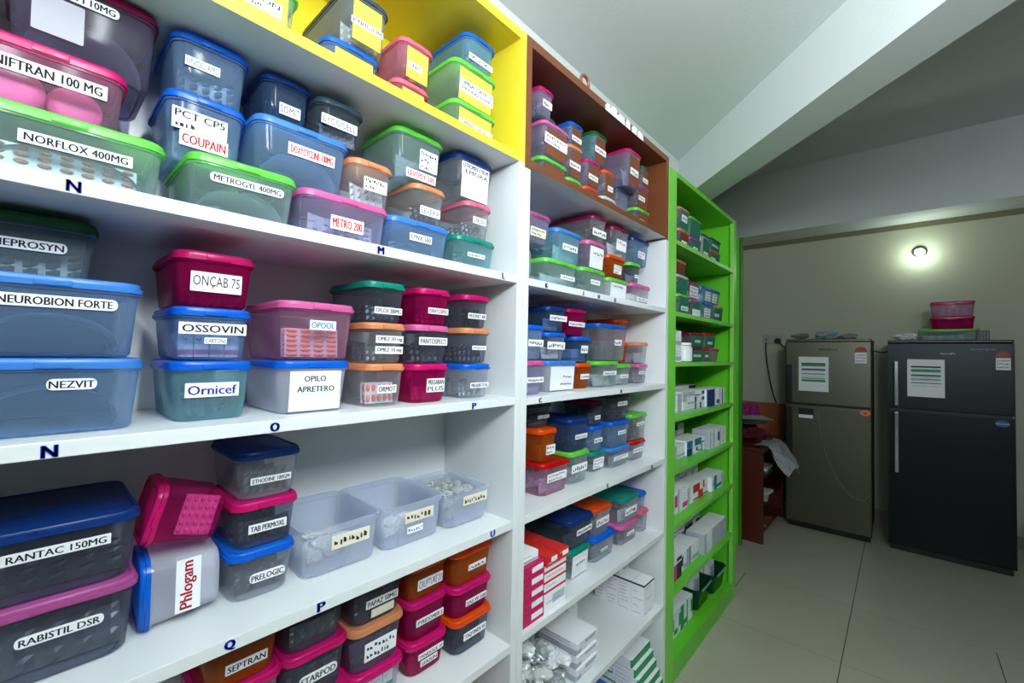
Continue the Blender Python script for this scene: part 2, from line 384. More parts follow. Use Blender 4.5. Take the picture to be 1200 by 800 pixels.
def add_label(root, d, wd, h, bot, spec):
    """spec: text, cx, cz, w, h (fractions of the front face), ink, plate"""
    txt, cx, cz, fw, fh, ink = spec[:6]; plate = spec[6] if len(spec) > 6 else 'white'
    pw, ph = fw*wd, fh*h; yc = (cx-.5)*wd; zc = cz*h
    za, zb = zc-ph/2, zc+ph/2
    xa, xb = front_x(d, h, bot, max(0, za))+.0021, front_x(d, h, bot, zb)+.0021
    uz = Vector((xb-xa, 0, zb-za)).normalized(); nn = Y1.cross(uz)
    o = Vector((xa, yc-pw/2, za))
    if plate:
        bm = bmesh.new(); r = ph*.42 if plate == 'round' else ph*.04
        L = []
        for off in (-.0012, 0.0003):
            L.append([o+Y1*(pw/2+u)+uz*(ph/2+v)+nn*off for u, v in rrect(pw/2, ph/2, r, 3)])
        loft(bm, L)
        lb = obj('label_sticker', bm, {'cream': CREAM, 'grey': SHADEDPAPER}.get(plate, PAPER), root)
        if plate == 'cream': lb['label'] = 'cream tape label'
    else: lb = root
    bm = bmesh.new(); lines = txt.split('\n'); n = len(lines)
    o2 = o+nn*.0006
    for i, s in enumerate(lines):
        hh = ph/(n+.35*(n-1)+.55); zz = ph-hh*.28-hh-(hh*1.35)*i
        m = 0
        if s.startswith('~'):
            add_scribble(bm, o2+Y1*(pw*.06)+uz*zz, Y1, uz, pw*.86*min(1, (len(s) > 1 and float(s[1:]) or 1)), hh, rnd)
        elif s:
            add_text(bm, s, o2+Y1*(pw*.045)+uz*zz, Y1, uz, pw*.91, hh, ink != 'h')
    obj('lettering', bm, INKS.get(ink, INK), lb)

# ---- what lies in the tubs
FILLM = {}
def foil_strip_mesh(wd, h, kind, v):
    k = ('strip', round(wd, 2), round(h, 2), kind, v)
    if k in FILLM: return FILLM[k]
    bm = bmesh.new(); rr = random.Random(v*17+3); ny, nz = 14, 8; a = rr.uniform(.001, .003); ph = rr.uniform(0, 6)
    g = []
    for j in range(nz+1):
        row = []
        for i in range(ny+1):
            y = (i/ny-.5)*wd; z = j/nz*h
            x = a*math.sin(ph+5*i/ny)+.0012*math.sin(3*j/nz+ph)
            if 0 < i < ny and 0 < j < nz and i % 3 == 1 and j % 3 != 0: x += .0032
            row.append(bm.verts.new((x, y, z+.004*math.sin(ph+3*i/ny)*(j/nz))))
        g.append(row)
    for j in range(nz):
        for i in range(ny): bm.faces.new((g[j][i], g[j][i+1], g[j+1][i+1], g[j+1][i]))
    bmesh.ops.solidify(bm, geom=bm.faces[:], thickness=.0007)
    me = bpy.data.meshes.new('foil_strip'); bm.to_mesh(me); bm.free()
    me.materials.append({'foil': FOIL, 'dark': FOILD, 'pale': FOILP}[kind]); FILLM[k] = me; return me
def arch_mesh(wd, h, dp, kind, v):
    k = ('arch', round(wd, 2), round(h, 2), round(dp, 2), kind)
    if k in FILLM: return FILLM[k]
    bm = bmesh.new(); n = 22; g = []
    for i in range(n+1):
        t = math.pi*(i/n); y = -math.cos(t)*wd/2; z = (math.sin(t)**.85)*h
        g.append([bm.verts.new((x*dp, y, z)) for x in (-.5, -.25, 0, .25, .5)])
    for a, b in zip(g, g[1:]):
        for i in range(4): bm.faces.new((a[i], a[i+1], b[i+1], b[i]))
    bmesh.ops.solidify(bm, geom=bm.faces[:], thickness=.0012)
    me = bpy.data.meshes.new('bent_foil_sheet'); bm.to_mesh(me); bm.free()
    me.polygons.foreach_set('use_smooth', [True]*len(me.polygons))
    me.materials.append({'foil': FOIL, 'dark': FOILD, 'pale': FOILP}[kind]); FILLM[k] = me; return me
def capsule_mesh(wd, h, nc, nr, col, flat):
    k = ('caps', round(wd, 3), round(h, 3), nc, nr, col, flat)
    if k in FILLM: return FILLM[k]
    bm = bmesh.new(); cw, ch = wd/nc, h/nr; ry, rz = cw*(.42 if flat else .34), ch*(.36 if flat else .36)
    for i in range(nc):
        for j in range(nr):
            y0 = (i+.5)*cw-wd/2; z0 = (j+.5)*ch
            L = []
            for q in (0, .35, .7, .93):
                s = math.sqrt(1-q*q)
                L.append([(q*.005+.0006, y0+ry*s*math.cos(2*math.pi*t/10), z0+rz*s*math.sin(2*math.pi*t/10)) for t in range(10)])
            loft(bm, L)
    bmesh.ops.recalc_face_normals(bm, faces=bm.faces)
    me = bpy.data.meshes.new('capsules'); bm.to_mesh(me); bm.free()
    me.polygons.foreach_set('use_smooth', [True]*len(me.polygons)); me.materials.append(CAPS[col]); FILLM[k] = me; return me
def carton_mesh(dx, dy, dz, cols, band, v=0):
    """small folded card box: base colour, printed band colour; tuck-flap seam on the end"""
    k = ('carton', round(dx, 3), round(dy, 3), round(dz, 3), cols, band, v)
    if k in FILLM: return FILLM[k]
    bm = bmesh.new(); add_box(bm, -dx/2, dx/2, -dy/2, dy/2, 0, dz, .0006, 0)
    rr = random.Random(v*7+1); e = .0004
    if band == 'band': add_box(bm, -dx/2-e, dx/2+e, -dy/2-e, dy/2+e, dz*.1, dz*.32, 0, 1)
    elif band == 'end': add_box(bm, dx/2-.006, dx/2+e, -dy/2-e, dy/2+e, -.0+e, dz-e, 0, 1)
    elif band == 'top': add_box(bm, -dx/2-e, dx/2+e, -dy/2-e, dy/2+e, dz*.93, dz*.985, 0, 1)
    elif band == 'patch': add_box(bm, dx/2-.002, dx/2+e, -dy*.1, dy*.44, dz*.3, dz*.8, 0, 1)
    elif band == 'stripe': add_box(bm, -dx/2-e, dx/2+e, -dy/2-e, -dy*.22, e, dz-e, 0, 1)
    for f, (o, ux, uz, ww, hh) in enumerate(((Vector((dx/2+.0006, -dy*.38, 0)), Y1, Z1, dy*.76, dz), (Vector((-dx*.38, -dy/2-.0006, 0)), X1, Z1, dx*.76, dz))):
        n = max(2, int(hh/.012))
        for i in range(n):
            if rr.random() < .75: add_scribble(bm, o+uz*(hh*(i+.35)/n), ux, uz, ww*rr.uniform(.4, 1), min(.0045, hh/n*.45), rr, 2)
    me = bpy.data.meshes.new('medicine_carton'); bmesh.ops.recalc_face_normals(bm, faces=bm.faces); bm.to_mesh(me); bm.free()
    for c in cols: me.materials.append(c)
    FILLM[k] = me; return me
GREYINK = mat('grey_print', (110, 116, 134), .7)
PRINT = {'navy': mat('navy_print', (24, 44, 110), .6), 'black': mat('black_print', (26, 26, 30), .6), 'blue': mat('blue_print', (46, 110, 190), .6), 'red': mat('red_print', (200, 36, 30), .6),
         'green': mat('green_print', (22, 150, 76), .6), 'pink': mat('pink_print', (214, 60, 140), .6), 'magenta': mat('magenta_print', (184, 20, 84), .6), 'teal': mat('teal_print', (30, 120, 140), .6), 'grey': mat('light_grey_print', (176, 182, 194), .6)}

def fill_tub(root, d, wd, h, kind, short):
    """loose things lying inside a tub; each stands on the tub's floor as a thing of its own"""
    M = root.matrix_basis
    def put(o, loc, rz=0., rx=0.):
        o.matrix_basis = M @ Matrix.Translation(loc) @ Matrix.Rotation(rz, 4, 'Z') @ Matrix.Rotation(rx, 4, 'Y')
    parts = kind.split('+')
    for p in parts:
        a = p.split(':'); nm = a[0]; n = int(a[2]) if len(a) > 2 else 3; col = a[1] if len(a) > 1 else 'foil'
        if nm == 'strip':
            for i in range(n):
                o = inst('foil_strip', foil_strip_mesh(wd*.78, h*rnd.choice((.5, .6, .55)), col, i % 3))
                put(o, (d*(.36-.62*i/max(1, n-1 or 1))-.004, rnd.uniform(-.04, .04)*wd, .004), rnd.uniform(-.08, .08), rnd.uniform(-.22, .02))
                tag(o, 'foil strip inside '+short, 'medicine strip', 'foil strips in the '+short)
        elif nm == 'arch':
            o = inst('bent_foil_sheet', arch_mesh(wd*.80, h*.62, d*.7, col, 0)); put(o, (.006, 0, .004))
            tag(o, 'bent foil sheet inside '+short, 'medicine strip')
        elif nm == 'caps':
            nc, nr = int(a[3]), int(a[4])
            for i in range(n):
                ww, hh = wd*.74, h*.58
                o = thing('blister_pack', 'blister pack inside '+short, 'blister pack', (0, 0, 0), 'blister packs in the '+short)
                s = bx(-.0006, .0004, -ww/2, ww/2, 0, hh, .0003); obj('foil_sheet', s, FOILP, o)
                inst('capsules', capsule_mesh(ww, hh, nc, nr, col, nr > nc), o)
                put(o, (d*.36-.016*i-.006, 0, .004), rnd.uniform(-.03, .03), -.05)
        elif nm == 'box':
            for i in range(n):
                cw = wd*.84/n; o = inst('medicine_carton', carton_mesh(min(.05, d*.4), cw*.93, h*.55, (PAPER, PRINT[col], GREYINK), 'band', i))
                put(o, (d*.18, (i+.5)*cw-wd*.42, .004)); tag(o, 'small carton inside '+short, 'carton', 'small cartons in the '+short)
        elif nm == 'crumple':
            for i in range(n):
                o = inst('crumpled_packet', packet_mesh(wd*.25, i % 4, col, .6))
                put(o, ((.2, -.02, -.24)[(i//3) % 3]*d, ((i % 3)-1)*wd*.25, .006+(i//9)*h*.3), rnd.uniform(0, 6), 0)
                tag(o, 'crumpled clear packet inside '+short, 'packet', 'crumpled packets in the '+short)
PKT = {'clear': mat('clear_packet_film', (206, 210, 208), .3, .1), 'foil': mat('grey_packet_film', (170, 176, 178), .32, .3), 'white': mat('white_polythene', (218, 222, 226), .25)}
def packet_mesh(s, v, col, flat=.42):
    k = ('pkt', round(s, 2), v, col, flat)
    if k in FILLM: return FILLM[k]
    bm = bmesh.new(); bmesh.ops.create_icosphere(bm, subdivisions=4, radius=1); rr = random.Random(v+11)
    ax = [Vector((rr.gauss(0, 1), rr.gauss(0, 1), rr.gauss(0, 1))).normalized() for _ in range(9)]
    for p in bm.verts:
        q = p.co.normalized(); r = 1+sum(.13*math.copysign(abs(math.sin(5*q.dot(a)+i))**.5, math.sin(5*q.dot(a)+i)) for i, a in enumerate(ax))*.4-.10*sum(abs(math.sin(9*q.dot(a)+2*i)) for i, a in enumerate(ax[:5]))+.14
        p.co = Vector((q.x*r*s*.62, q.y*r*s*.5, (q.z*r*flat*.55+flat*.6)*s))
    zm = min(p.co.z for p in bm.verts)
    for p in bm.verts: p.co.z -= zm
    me = bpy.data.meshes.new('crumpled_packet'); bm.to_mesh(me); bm.free(); me.materials.append(PKT[col]); FILLM[k] = me; return me

ORD = ['first', 'second', 'third', 'fourth', 'fifth', 'sixth', 'seventh', 'eighth', 'ninth', 'tenth']
def tub(loc, d, wd, h, lid, tint, label, labs=(), card=None, fill=None, rot=(0, 0, 0), group='medicine tubs on the shelves', lidded=True, rtop=None):
    root = thing('storage_tub', label, 'tub', loc, group); root.rotation_euler = rot
    root.matrix_basis = Matrix.LocRotScale(Vector(loc), __import__('mathutils').Euler(rot), None)
    r = min(.022, .24*min(wd, d)); bot = min(.0055, .05*wd)
    hb = h-.0125 if lidded else h
    inst('body', with_mat(tub_body(d, wd, hb, r, bot), TM[tint]), root)
    if lidded:
        l = inst('lid', with_mat(tub_lid(d, wd, r), LM[lid]), root, (0, 0, hb-.0006)); l['label'] = lid.replace('dark', 'dark ').replace('light', 'light ')+' lid'
    if card:
        za, zb = .004, hb*.93; xa, xb = front_x(d, hb, bot, za)+.0011, front_x(d, hb, bot, zb)+.0011; ww = wd/2-r*.75
        bm = bmesh.new(); q = [(xa, -ww, za), (xa, ww, za), (xb, ww, zb), (xb, -ww, zb)]
        loft(bm, [[(x-.0006, y, z) for x, y, z in q], q]); c = obj('paper_insert', bm, CARD[card], root); c['label'] = card+' paper over the front wall'
    for s in labs: add_label(root, d, wd, hb, bot, s)
    if fill:
        fill_tub(root, d, wd, hb, fill, label)
    return root
def P(st, Y0, Y1, z0, z1, lid, tint, s=.06, d=.16, labs=(), card=None, fill='strip:dark:3', what=None, pos=None, rz=0.):
    """a tub standing on a shelf: Y range of its front, z range, set-back of the front from the shelf edge"""
    lb = what or '%s-lidded %s tub, %s' % (lid.replace('dark', 'dark-').replace('light', 'light-'), TINTW[tint], pos+' '+st)
    d = min(d, .257-s)
    return tub((FX-s-d/2, (Y0+Y1)/2, z0+.0006), d, Y1-Y0, z1-z0-.0012, lid, tint, lb, labs, card, fill, (0, 0, rz))
W = 'white'; RD = 'round'
def zed(*a): return a
Z0, ZN, ZM, ZO, ZP = 1.849, 1.543, 1.242, .940, .643

# --- yellow compartment (left to right)
st = 'of %s stack, yellow compartment'
P(st % 'first', .166, .276, Z0, 1.924, 'green', 'clear', .014, .16, [('NADON\n~.6', .46, .44, .62, .36, 'k')], 'yellow', None, pos='only tub')
P(st % 'second', .352, .462, Z0, 1.938, 'blue', 'clear', .08, .17, (), 'yellow', None, pos='bottom')
P(st % 'second', .376, .468, 1.938, 2.035, 'slate', 'clear', .06, .21, [('PYRIDIUM', .5, .45, .72, .15, 'k')], 'yellow', 'strip:pale:3', pos='top')
P(st % 'third', .504, .590, Z0, 1.935, 'rose', 'pink', .085, .17, (), 'yellow', None, pos='bottom')
P(st % 'third', .508, .592, 1.935, 2.022, 'rose', 'pink', .075, .18, [('LINIC', .42, .42, .42, .19, 'k')], 'yellow', None, pos='top')
P(st % 'fourth', .632, .768, Z0, 1.935, 'green', 'clear', .048, .17, [('OMNACORTIL 10', .52, .5, .8, .17, 'k')], 'yellow', None, pos='bottom')
P(st % 'fourth', .632, .768, 1.935, 2.031, 'green', 'clear', .048, .17, [('OMNACORTIL 20\n(PREDNISOLONE)', .52, .45, .8, .36, 'k')], 'yellow', None, pos='middle')
P(st % 'fourth', .668, .765, 2.031, 2.112, 'blue', 'teal', .05, .19, [('~', .5, .35, .8, .2, 'k')], None, 'strip:foil:2', pos='top')

# --- nearest bookcase, first white shelf
st = 'of %s, first white shelf'
P('', -.064, .118, ZN, 1.628, 'green', 'green', .045, .17, [('NORFLOX 400MG', 0.547, 0.660, 0.550, 0.200, 'k')], None, 'caps:brown:2:7:5+arch:foil',
  what='green-lidded tub of brown capsules, left end of first white shelf')
P('', -.06, .078, 1.628, 1.716, 'magenta', 'pink', .07, .13, [('NIFTRAN 100 MG', 0.504, 0.700, 0.740, 0.240, 'k')], None, None,
  what='magenta-lidded pink tub above the brown capsules, near upper left corner')
P('', -.03, .112, 1.716, 1.826, 'wine', 'violet', .09, .16, [('RANIDOM 10MG', 0.400, 0.880, 0.620, 0.140, 'k', RD), ('', .31, .52, .33, .5, 'k', 'grey')], None, 'arch:pale',
  what='wine-lidded violet tub at the very top left corner')
P('', .078, .126, ZN, 1.70, 'slate', 'smoke', .24, .05, (), None, None, what='tall smoky tub in shadow behind the magenta-lidded pink tub')
for k, (y, dx) in enumerate(((-.008, 0.), (.045, -.012))):
    bm = bmesh.new(); L = []
    for x_, r_ in ((-.035, .018), (-.033, .0255), (0, .027), (.004, .024), (.006, .018)): L.append([(x_, r_*math.cos(2*math.pi*i/28), .027+r_*math.sin(2*math.pi*i/28)) for i in range(28)])
    loft(bm, L); o = obj('pink_jar', bm, mat('pink_jar_plastic', (244, 130, 196), .35), None, (FX-.07-.022+dx, y-.012, 1.634), smooth=40)
    tag(o, 'round pink jar lying inside the magenta-lidded pink tub', 'jar', 'pink jars in the pink tub')
st4 = 'first white shelf'
P('', .145, .288, ZN, 1.629, 'green', 'green', .03, .17, [('METROGYL 400MG', 0.510, 0.740, 0.700, 0.180, 'k', RD)], None, 'arch:pale',
  what='bright green-lidded clear tub between letters N and M')
P('', .126, .226, 1.629, 1.733, 'blue', 'blue', .085, .15, [('PCT CP5\n~.4', .40, .66, .70, .34, 'k', W), ('COUPAIN', .46, .36, .62, .24, 'r', W)], None, 'strip:pale:3',
  what='blue-lidded tub with red and black handwriting, first white shelf')
P('', .131, .228, 1.733, 1.823, 'blue', 'blue', .085, .15, [('UNICEL AMG', 0.365, 0.600, 0.460, 0.180, 'h')], None, 'strip:foil:2',
  what='blue-lidded tub topmost over the handwritten one, under yellow shelf')
P('', .302, .466, ZN, 1.627, 'pink', 'lavender', .04, .16, [('METRO 200', 0.49, .48, .38, .34, 'r')], None, 'caps:grey:1:6:4+strip:pale:2',
  what='pink-lidded lavender tub with red handwriting, over letter M')
P('', .236, .390, 1.630, 1.734, 'lightblue', 'blue', .06, .15, [('DOXYCYCLINE 100MG', 0.57, .66, .52, .22, 'r')], None, 'arch:pale',
  what='light-blue-lidded wide tub spanning the green and pink lids below it')
P('', .254, .330, 1.734, 1.822, 'darkblue', 'navy', .09, .13, [('SOMIT', 0.55, .44, .46, .26, 'h')], None, 'strip:dark:2',
  what='dark-blue-lidded tub topmost on the wide light-blue-lidded tub')
P('', .475, .630, ZN, 1.626, 'lightblue', 'blue', .05, .16, [('LYNX-500', 0.49, .66, .36, .22, 'k')], None, 'strip:foil:3',
  what='light-blue-lidded wide tub right of letter M, first white shelf')
P('', .393, .480, 1.628, 1.714, 'peach', 'clear', .05, .15, [('~\n~.5', 0.56, .56, .56, .34, 'k')], None, 'strip:pale:2',
  what='peach-lidded clear tub on the pink-lidded lavender tub, first white shelf')
P('', .338, .424, 1.735, 1.812, 'slate', 'smoke', .07, .10, [('LYCOCELL', 0.45, .55, .8, .28, 'h')], None, 'strip:pale:2',
  what='slate-lidded tub with wide handwritten label, above a peach lid')
P('', .538, .624, 1.626, 1.712, 'peach', 'clear', .06, .15, [('LEVERA', 0.51, .40, .62, .26, 'h')], None, 'strip:dark:2',
  what='peach-lidded clear tub on the light-blue-lidded tub, below the green lid')
P('', .492, .615, 1.714, 1.818, 'green', 'green', .06, .15, [('LEVEPSY-500', 0.53, .14, .62, .20, 'r', W), ('~\n~.5\n~.7', 0.67, .55, .38, .48, 'k')], None, 'strip:pale:2',
  what='green-lidded clear tub with a big blue-inked paper, under the yellow shelf')
P('', .660, .788, ZN, 1.628, 'teal', 'teal', .06, .16, [('~', 0.49, .58, .44, .14, 'k')], None, 'strip:foil:3', what='teal-lidded tub at the right end, first white shelf')
P('', .686, .772, 1.628, 1.715, 'rose', 'clear', .06, .15, [('LTROS-2', 0.52, .58, .5, .22, 'k', W)], None, 'strip:dark:3', what='rose-lidded clear tub between teal and blue lidded tubs, first white shelf')
P('', .655, .775, 1.715, 1.820, 'darkblue', 'clear', .06, .15, [('LETROMEFE-ETROM\n-EMORA', 0.49, .78, .74, .32, 'k', W)], 'white', None, what='dark-blue-lidded tub of white paper, right end under yellow shelf')

# --- second white shelf
st = 'nearest bookcase\'s second white shelf'
P('', -.058, .103, ZM, 1.335, 'lightblue', 'blue', .041, .19, [('NEZVIT', 0.600, 0.760, 0.270, 0.170, 'k', RD)], None, 'arch:pale', what='blue-lidded wide tub bottom left on second white shelf')
P('', -.061, .099, 1.335, 1.433, 'lightblue', 'blue', .041, .19, [('NEUROBION FORTE', 0.530, 0.780, 0.660, 0.170, 'k', RD)], None, 'arch:pale', what='blue-lidded wide tub stacked under the dark green lid')
P('', -.062, .058, 1.433, 1.514, 'darkgreen', 'green', .10, .14, [('NEPROSYN', 0.500, 0.600, 0.560, 0.200, 'k', RD)], None, 'strip:dark:2', what='dark-green-lidded tub topmost of the left stack, second white shelf')
P('', .139, .239, ZM, 1.331, 'blue', 'teal', .055, .17, [('Ornicef', 0.480, 0.600, 0.680, 0.280, 'b', W)], None, 'strip:dark:2', what='blue-lidded tub with blue-printed label, second white shelf')
P('', .140, .235, 1.331, 1.410, 'blue', 'blue', .055, .17, [('OSSOVIN', 0.480, 0.710, 0.900, 0.260, 'k'), ('CARTONS', 0.51, .44, .3, .14, 'h')], None, 'box:pink:4', what='blue-lidded tub of pink-banded cartons, second white shelf')
P('', .139, .238, 1.410, 1.492, 'magenta', 'magenta', .055, .18, [('ON\u00c7AB 75', .49, .53, .66, .42, 'h')], None, 'strip:dark:2', what='magenta tub and lid topmost of second stack, second white shelf')
P('', .274, .394, ZM, 1.332, 'blue', 'white', .04, .19, [('OPILO', 0.480, 0.760, 0.340, 0.200, 'k'), ('APRETERO', 0.500, 0.530, 0.585, 0.200, 'k')], 'white', None, what='blue-lidded milky tub of white paper, second white shelf')
P('', .276, .402, 1.332, 1.432, 'pink', 'pink', .04, .19, [('OPOOL', 0.530, 0.690, 0.360, 0.190, 'c')], None, 'caps:orange:2:4:6', what='pink-lidded tub full of orange capsules, second white shelf')
P('', .428, .510, ZM, 1.326, 'peach', 'clear', .035, .16, [('ORMOT', 0.50, .48, .5, .22, 'k')], None, 'caps:red:2:5:2', what='peach-lidded tub of red capsules, second white shelf')
P('', .426, .510, 1.326, 1.405, 'peach', 'clear', .035, .16, [('OMEZ 20 mg', 0.55, .70, .72, .22, 'k'), ('OMEZ 10 mg', 0.55, .38, .72, .22, 'k')], None, 'strip:dark:3', what='peach-lidded tub with two printed strips, second white shelf')
P('', .424, .508, 1.405, 1.484, 'teal', 'smoke', .035, .16, [('OFLOX 200MG', 0.53, .34, .72, .20, 'k')], None, 'strip:dark:3', what='teal-lidded smoky tub topmost of fourth stack, second white shelf')
P('', .530, .624, ZM, 1.325, 'magenta', 'magenta', .035, .16, [('PREGABAN\nPLUS', 0.61, .52, .5, .42, 'k', W)], None, 'strip:pale:2', what='magenta tub at bottom of fifth stack, second white shelf')
P('', .530, .625, 1.325, 1.407, 'pink', 'smoke', .035, .16, [('PANTOSPECT', 0.51, .68, .78, .24, 'k')], None, 'strip:dark:3', what='pink-lidded smoky tub amid fifth stack, second white shelf')
P('', .541, .625, 1.407, 1.485, 'magenta', 'magenta', .035, .16, [('PANTOSPEC', 0.59, .46, .64, .20, 'k')], None, 'strip:dark:2', what='magenta tub topmost of fifth stack, second white shelf')
P('', .672, .761, ZM, 1.324, 'blue', 'clear', .04, .16, [('PREGALIN TOTAL', 0.57, .44, .66, .18, 'k')], None, 'strip:foil:3', what='blue-lidded tub bottom of right end stack, second white shelf')
P('', .670, .756, 1.324, 1.408, 'peach', 'smoke', .04, .16, [('~', 0.57, .52, .52, .14, 'k')], None, 'strip:dark:3', what='peach-lidded smoky tub amid right end stack, second white shelf')
P('', .669, .751, 1.408, 1.486, 'magenta', 'smoke', .04, .16, [('MUCINET 400', 0.51, .42, .7, .20, 'k')], None, 'strip:dark:2', what='magenta-lidded smoky tub topping right end stack, second white shelf')

# --- third white shelf
P('', -.048, .110, ZO, 1.040, 'mauve', 'smoke', .068, .20, [('RABISTIL DSR', 0.557, 0.650, 0.490, 0.150, 'k', RD)], None, 'strip:foil:3', what='mauve-lidded smoky tub at the bottom left, third white shelf')
P('', -.048, .110, 1.040, 1.131, 'darkblue', 'smoke', .068, .20, [('RANTAC 150MG', 0.525, 0.740, 0.600, 0.170, 'k', W)], None, 'strip:dark:3', what='dark-blue-lidded smoky tub stacked on the mauve lid, third white shelf')
P('', .226, .323, ZO, 1.022, 'blue', 'clear', .08, .15, [('PRELOGIC', 0.56, .50, .56, .22, 'k', RD)], None, 'strip:dark:4', what='blue-lidded tub of upright strips under a stack, third white shelf')
P('', .229, .326, 1.022, 1.101, 'magenta', 'smoke', .08, .15, [('TAB PERMOXL', 0.51, .50, .60, .22, 'k', W)], None, 'strip:dark:3', what='magenta-lidded smoky tub amid a stack, third white shelf')
P('', .233, .328, 1.101, 1.182, 'darkblue', 'clear', .08, .16, [('ETHODINE 100GM', 0.51, .46, .66, .16, 'k')], None, 'strip:dark:3', what='dark-blue-lidded clear tub topping a stack, third white shelf')
ph = tub((FX-.086-.055, .217, ZO+.0512), .11, .094, .098, 'blue', 'white', 'blue-lidded tub on its side with red upright lettering', [('Phlogam', 0.55, .48, .82, .36, 'r')], None, 'caps:white:2:5:4', (R(90), 0, R(-3)))
mg_ = tub((FX-.086-.055, .2135, 1.0835), .11, .080, .091, 'magenta', 'rosy', 'magenta tub lying tilted on the sideways blue-lidded tub', (), None, 'caps:pink:1:5:5', (R(90-15), 0, R(-2)))

# open bins
def bin_(Y0, Y1, h, s, d, label, labs, fill):
    root = thing('open_bin', label, 'bin', (FX-s-d/2, (Y0+Y1)/2, ZO+.0006), 'open milky bins on the third white shelf')
    root.matrix_basis = Matrix.Translation((FX-s-d/2, (Y0+Y1)/2, ZO+.0006))
    wd = Y1-Y0; bm = bmesh.new(); L = []; hx, hy = d/2, wd/2
    for z, ins in ((0, .012), (.003, .006), (h*.6, .0025), (h-.012, .0015), (h-.012, -.0015), (h-.004, -.003), (h, -.0035), (h, .0), (h-.004, .002), (h-.02, .0035), (.004, .0085)):
        L.append([(x, y, z) for x, y in rrect(hx-ins, hy-ins, .02)])
    loft(bm, L); obj('body', bm, TM['white_bin'], root, smooth=50)
    for l in labs: add_label(root, d, wd, h, .006, l)
    fill_tub(root, d, wd, h, fill, label)
TM['white_bin'] = plastic('bin_white', (222, 228, 244), (249, 251, 254), .22)
bin_(.334, .486, .088, .07, .19, 'leftmost open milky bin of three', [('~', .58, .62, .5, .28, 'k', 'cream')], 'crumple:clear:9')
bin_(.492, .645, .088, .068, .19, 'middle open milky bin with two labels', [('~', .56, .66, .48, .26, 'k', 'cream'), ('~', .5, .34, .26, .16, 'b', W)], 'crumple:white:6')
bin_(.652, .790, .080, .063, .18, 'rightmost open bin heaped with silvery packets', [('~', .62, .72, .56, .28, 'k', 'cream')], 'crumple:foil:27')

# --- fourth white shelf
st = 'fourth white shelf'
P('', .189, .306, ZP, .730, 'magenta', 'smoke', .07, .16, (), None, 'strip:dark:2', what='magenta-lidded tub bottom of first stack, fourth white shelf')
P('', .192, .304, .730, .820, 'magenta', 'pink', .07, .16, (), None, 'strip:dark:2', what='magenta-lidded pinkish tub amid first stack, fourth white shelf')
P('', .194, .301, .820, .905, 'orange', 'orange', .07, .16, [('SEPTRAN', 0.53, .42, .56, .22, 'k')], None, 'strip:foil:3', what='brownish orange tub topmost of the first stack, fourth white shelf')
P('', .312, .424, ZP, .730, 'magenta', 'smoke', .07, .16, (), None, None, what='magenta-lidded smoky tub at the bottom of second stack, fourth white shelf')
P('', .311, .421, .730, .820, 'magenta', 'smoke', .07, .16, [('STARPOD', 0.51, .52, .62, .24, 'k', RD)], None, 'strip:dark:3', what='magenta-lidded smoky tub amid second stack, fourth white shelf')
P('', .310, .418, .820, .903, 'slate', 'smoke', .07, .16, (), None, 'strip:foil:2', what='slate-lidded smoky tub topmost of second stack, fourth white shelf')
P('', .434, .548, ZP, .721, 'magenta', 'clear', .07, .16, (), None, 'box:green:4', what='magenta-lidded clear tub of cartons, fourth white shelf')
P('', .432, .546, .721, .812, 'peach', 'violet', .07, .16, [('~\n~.8', 0.53, .50, .62, .46, 'k')], None, 'strip:dark:2', what='peach-lidded violet tub in the middle of third stack, fourth white shelf')
P('', .430, .545, .812, .892, 'slate', 'smoke', .07, .16, [('PAPAZ 50MG', 0.55, .60, .62, .24, 'k'), ('', 0.57, .28, .44, .24, 'k', 'cream')], None, 'strip:dark:2', what='slate-lidded smoky tub topmost of third stack, fourth white shelf')
P('', .566, .669, ZP, .719, 'magenta', 'magenta', .075, .14, [('PANDOCE 10', 0.55, .66, .66, .20, 'k'), ('SEKRIN', 0.51, .38, .44, .20, 'k')], None, 'strip:pale:2', what='magenta tub at the bottom of fourth stack, fourth white shelf')
P('', .564, .667, .719, .807, 'magenta', 'magenta', .075, .14, [('PYRIDOMER 5', 0.53, .54, .72, .20, 'k')], None, 'strip:dark:2', what='magenta tub amid fourth stack, fourth white shelf')
P('', .561, .667, .807, .886, 'orange', 'orange', .075, .14, [('CRUPTURE 20', 0.53, .50, .64, .36, 'h')], None, 'strip:dark:2', what='orange tub topmost of fourth stack, fourth white shelf')
P('', .675, .794, ZP, .728, 'orange', 'smoke', .055, .14, [('TAQTINEX 10', 0.53, .56, .6, .24, 'k')], None, 'strip:dark:3', what='orange-lidded smoky tub at the right end, fourth white shelf')
P('', .673, .792, .728, .804, 'magenta', 'magenta', .055, .14, [('SAS W 500', 0.57, .50, .56, .22, 'k')], None, 'strip:dark:2', what='magenta tub amid right end stack, fourth white shelf')
P('', .671, .795, .804, .886, 'orange', 'orange', .055, .14, [('~', 0.57, .52, .46, .20, 'k')], None, 'strip:foil:2', what='orange tub topping right end stack, fourth white shelf')
P('', .640, .780, .339, .425, 'magenta', 'magenta', .05, .15, (), None, 'strip:dark:2', what='magenta tub on the lowest white shelf, at the bottom edge')

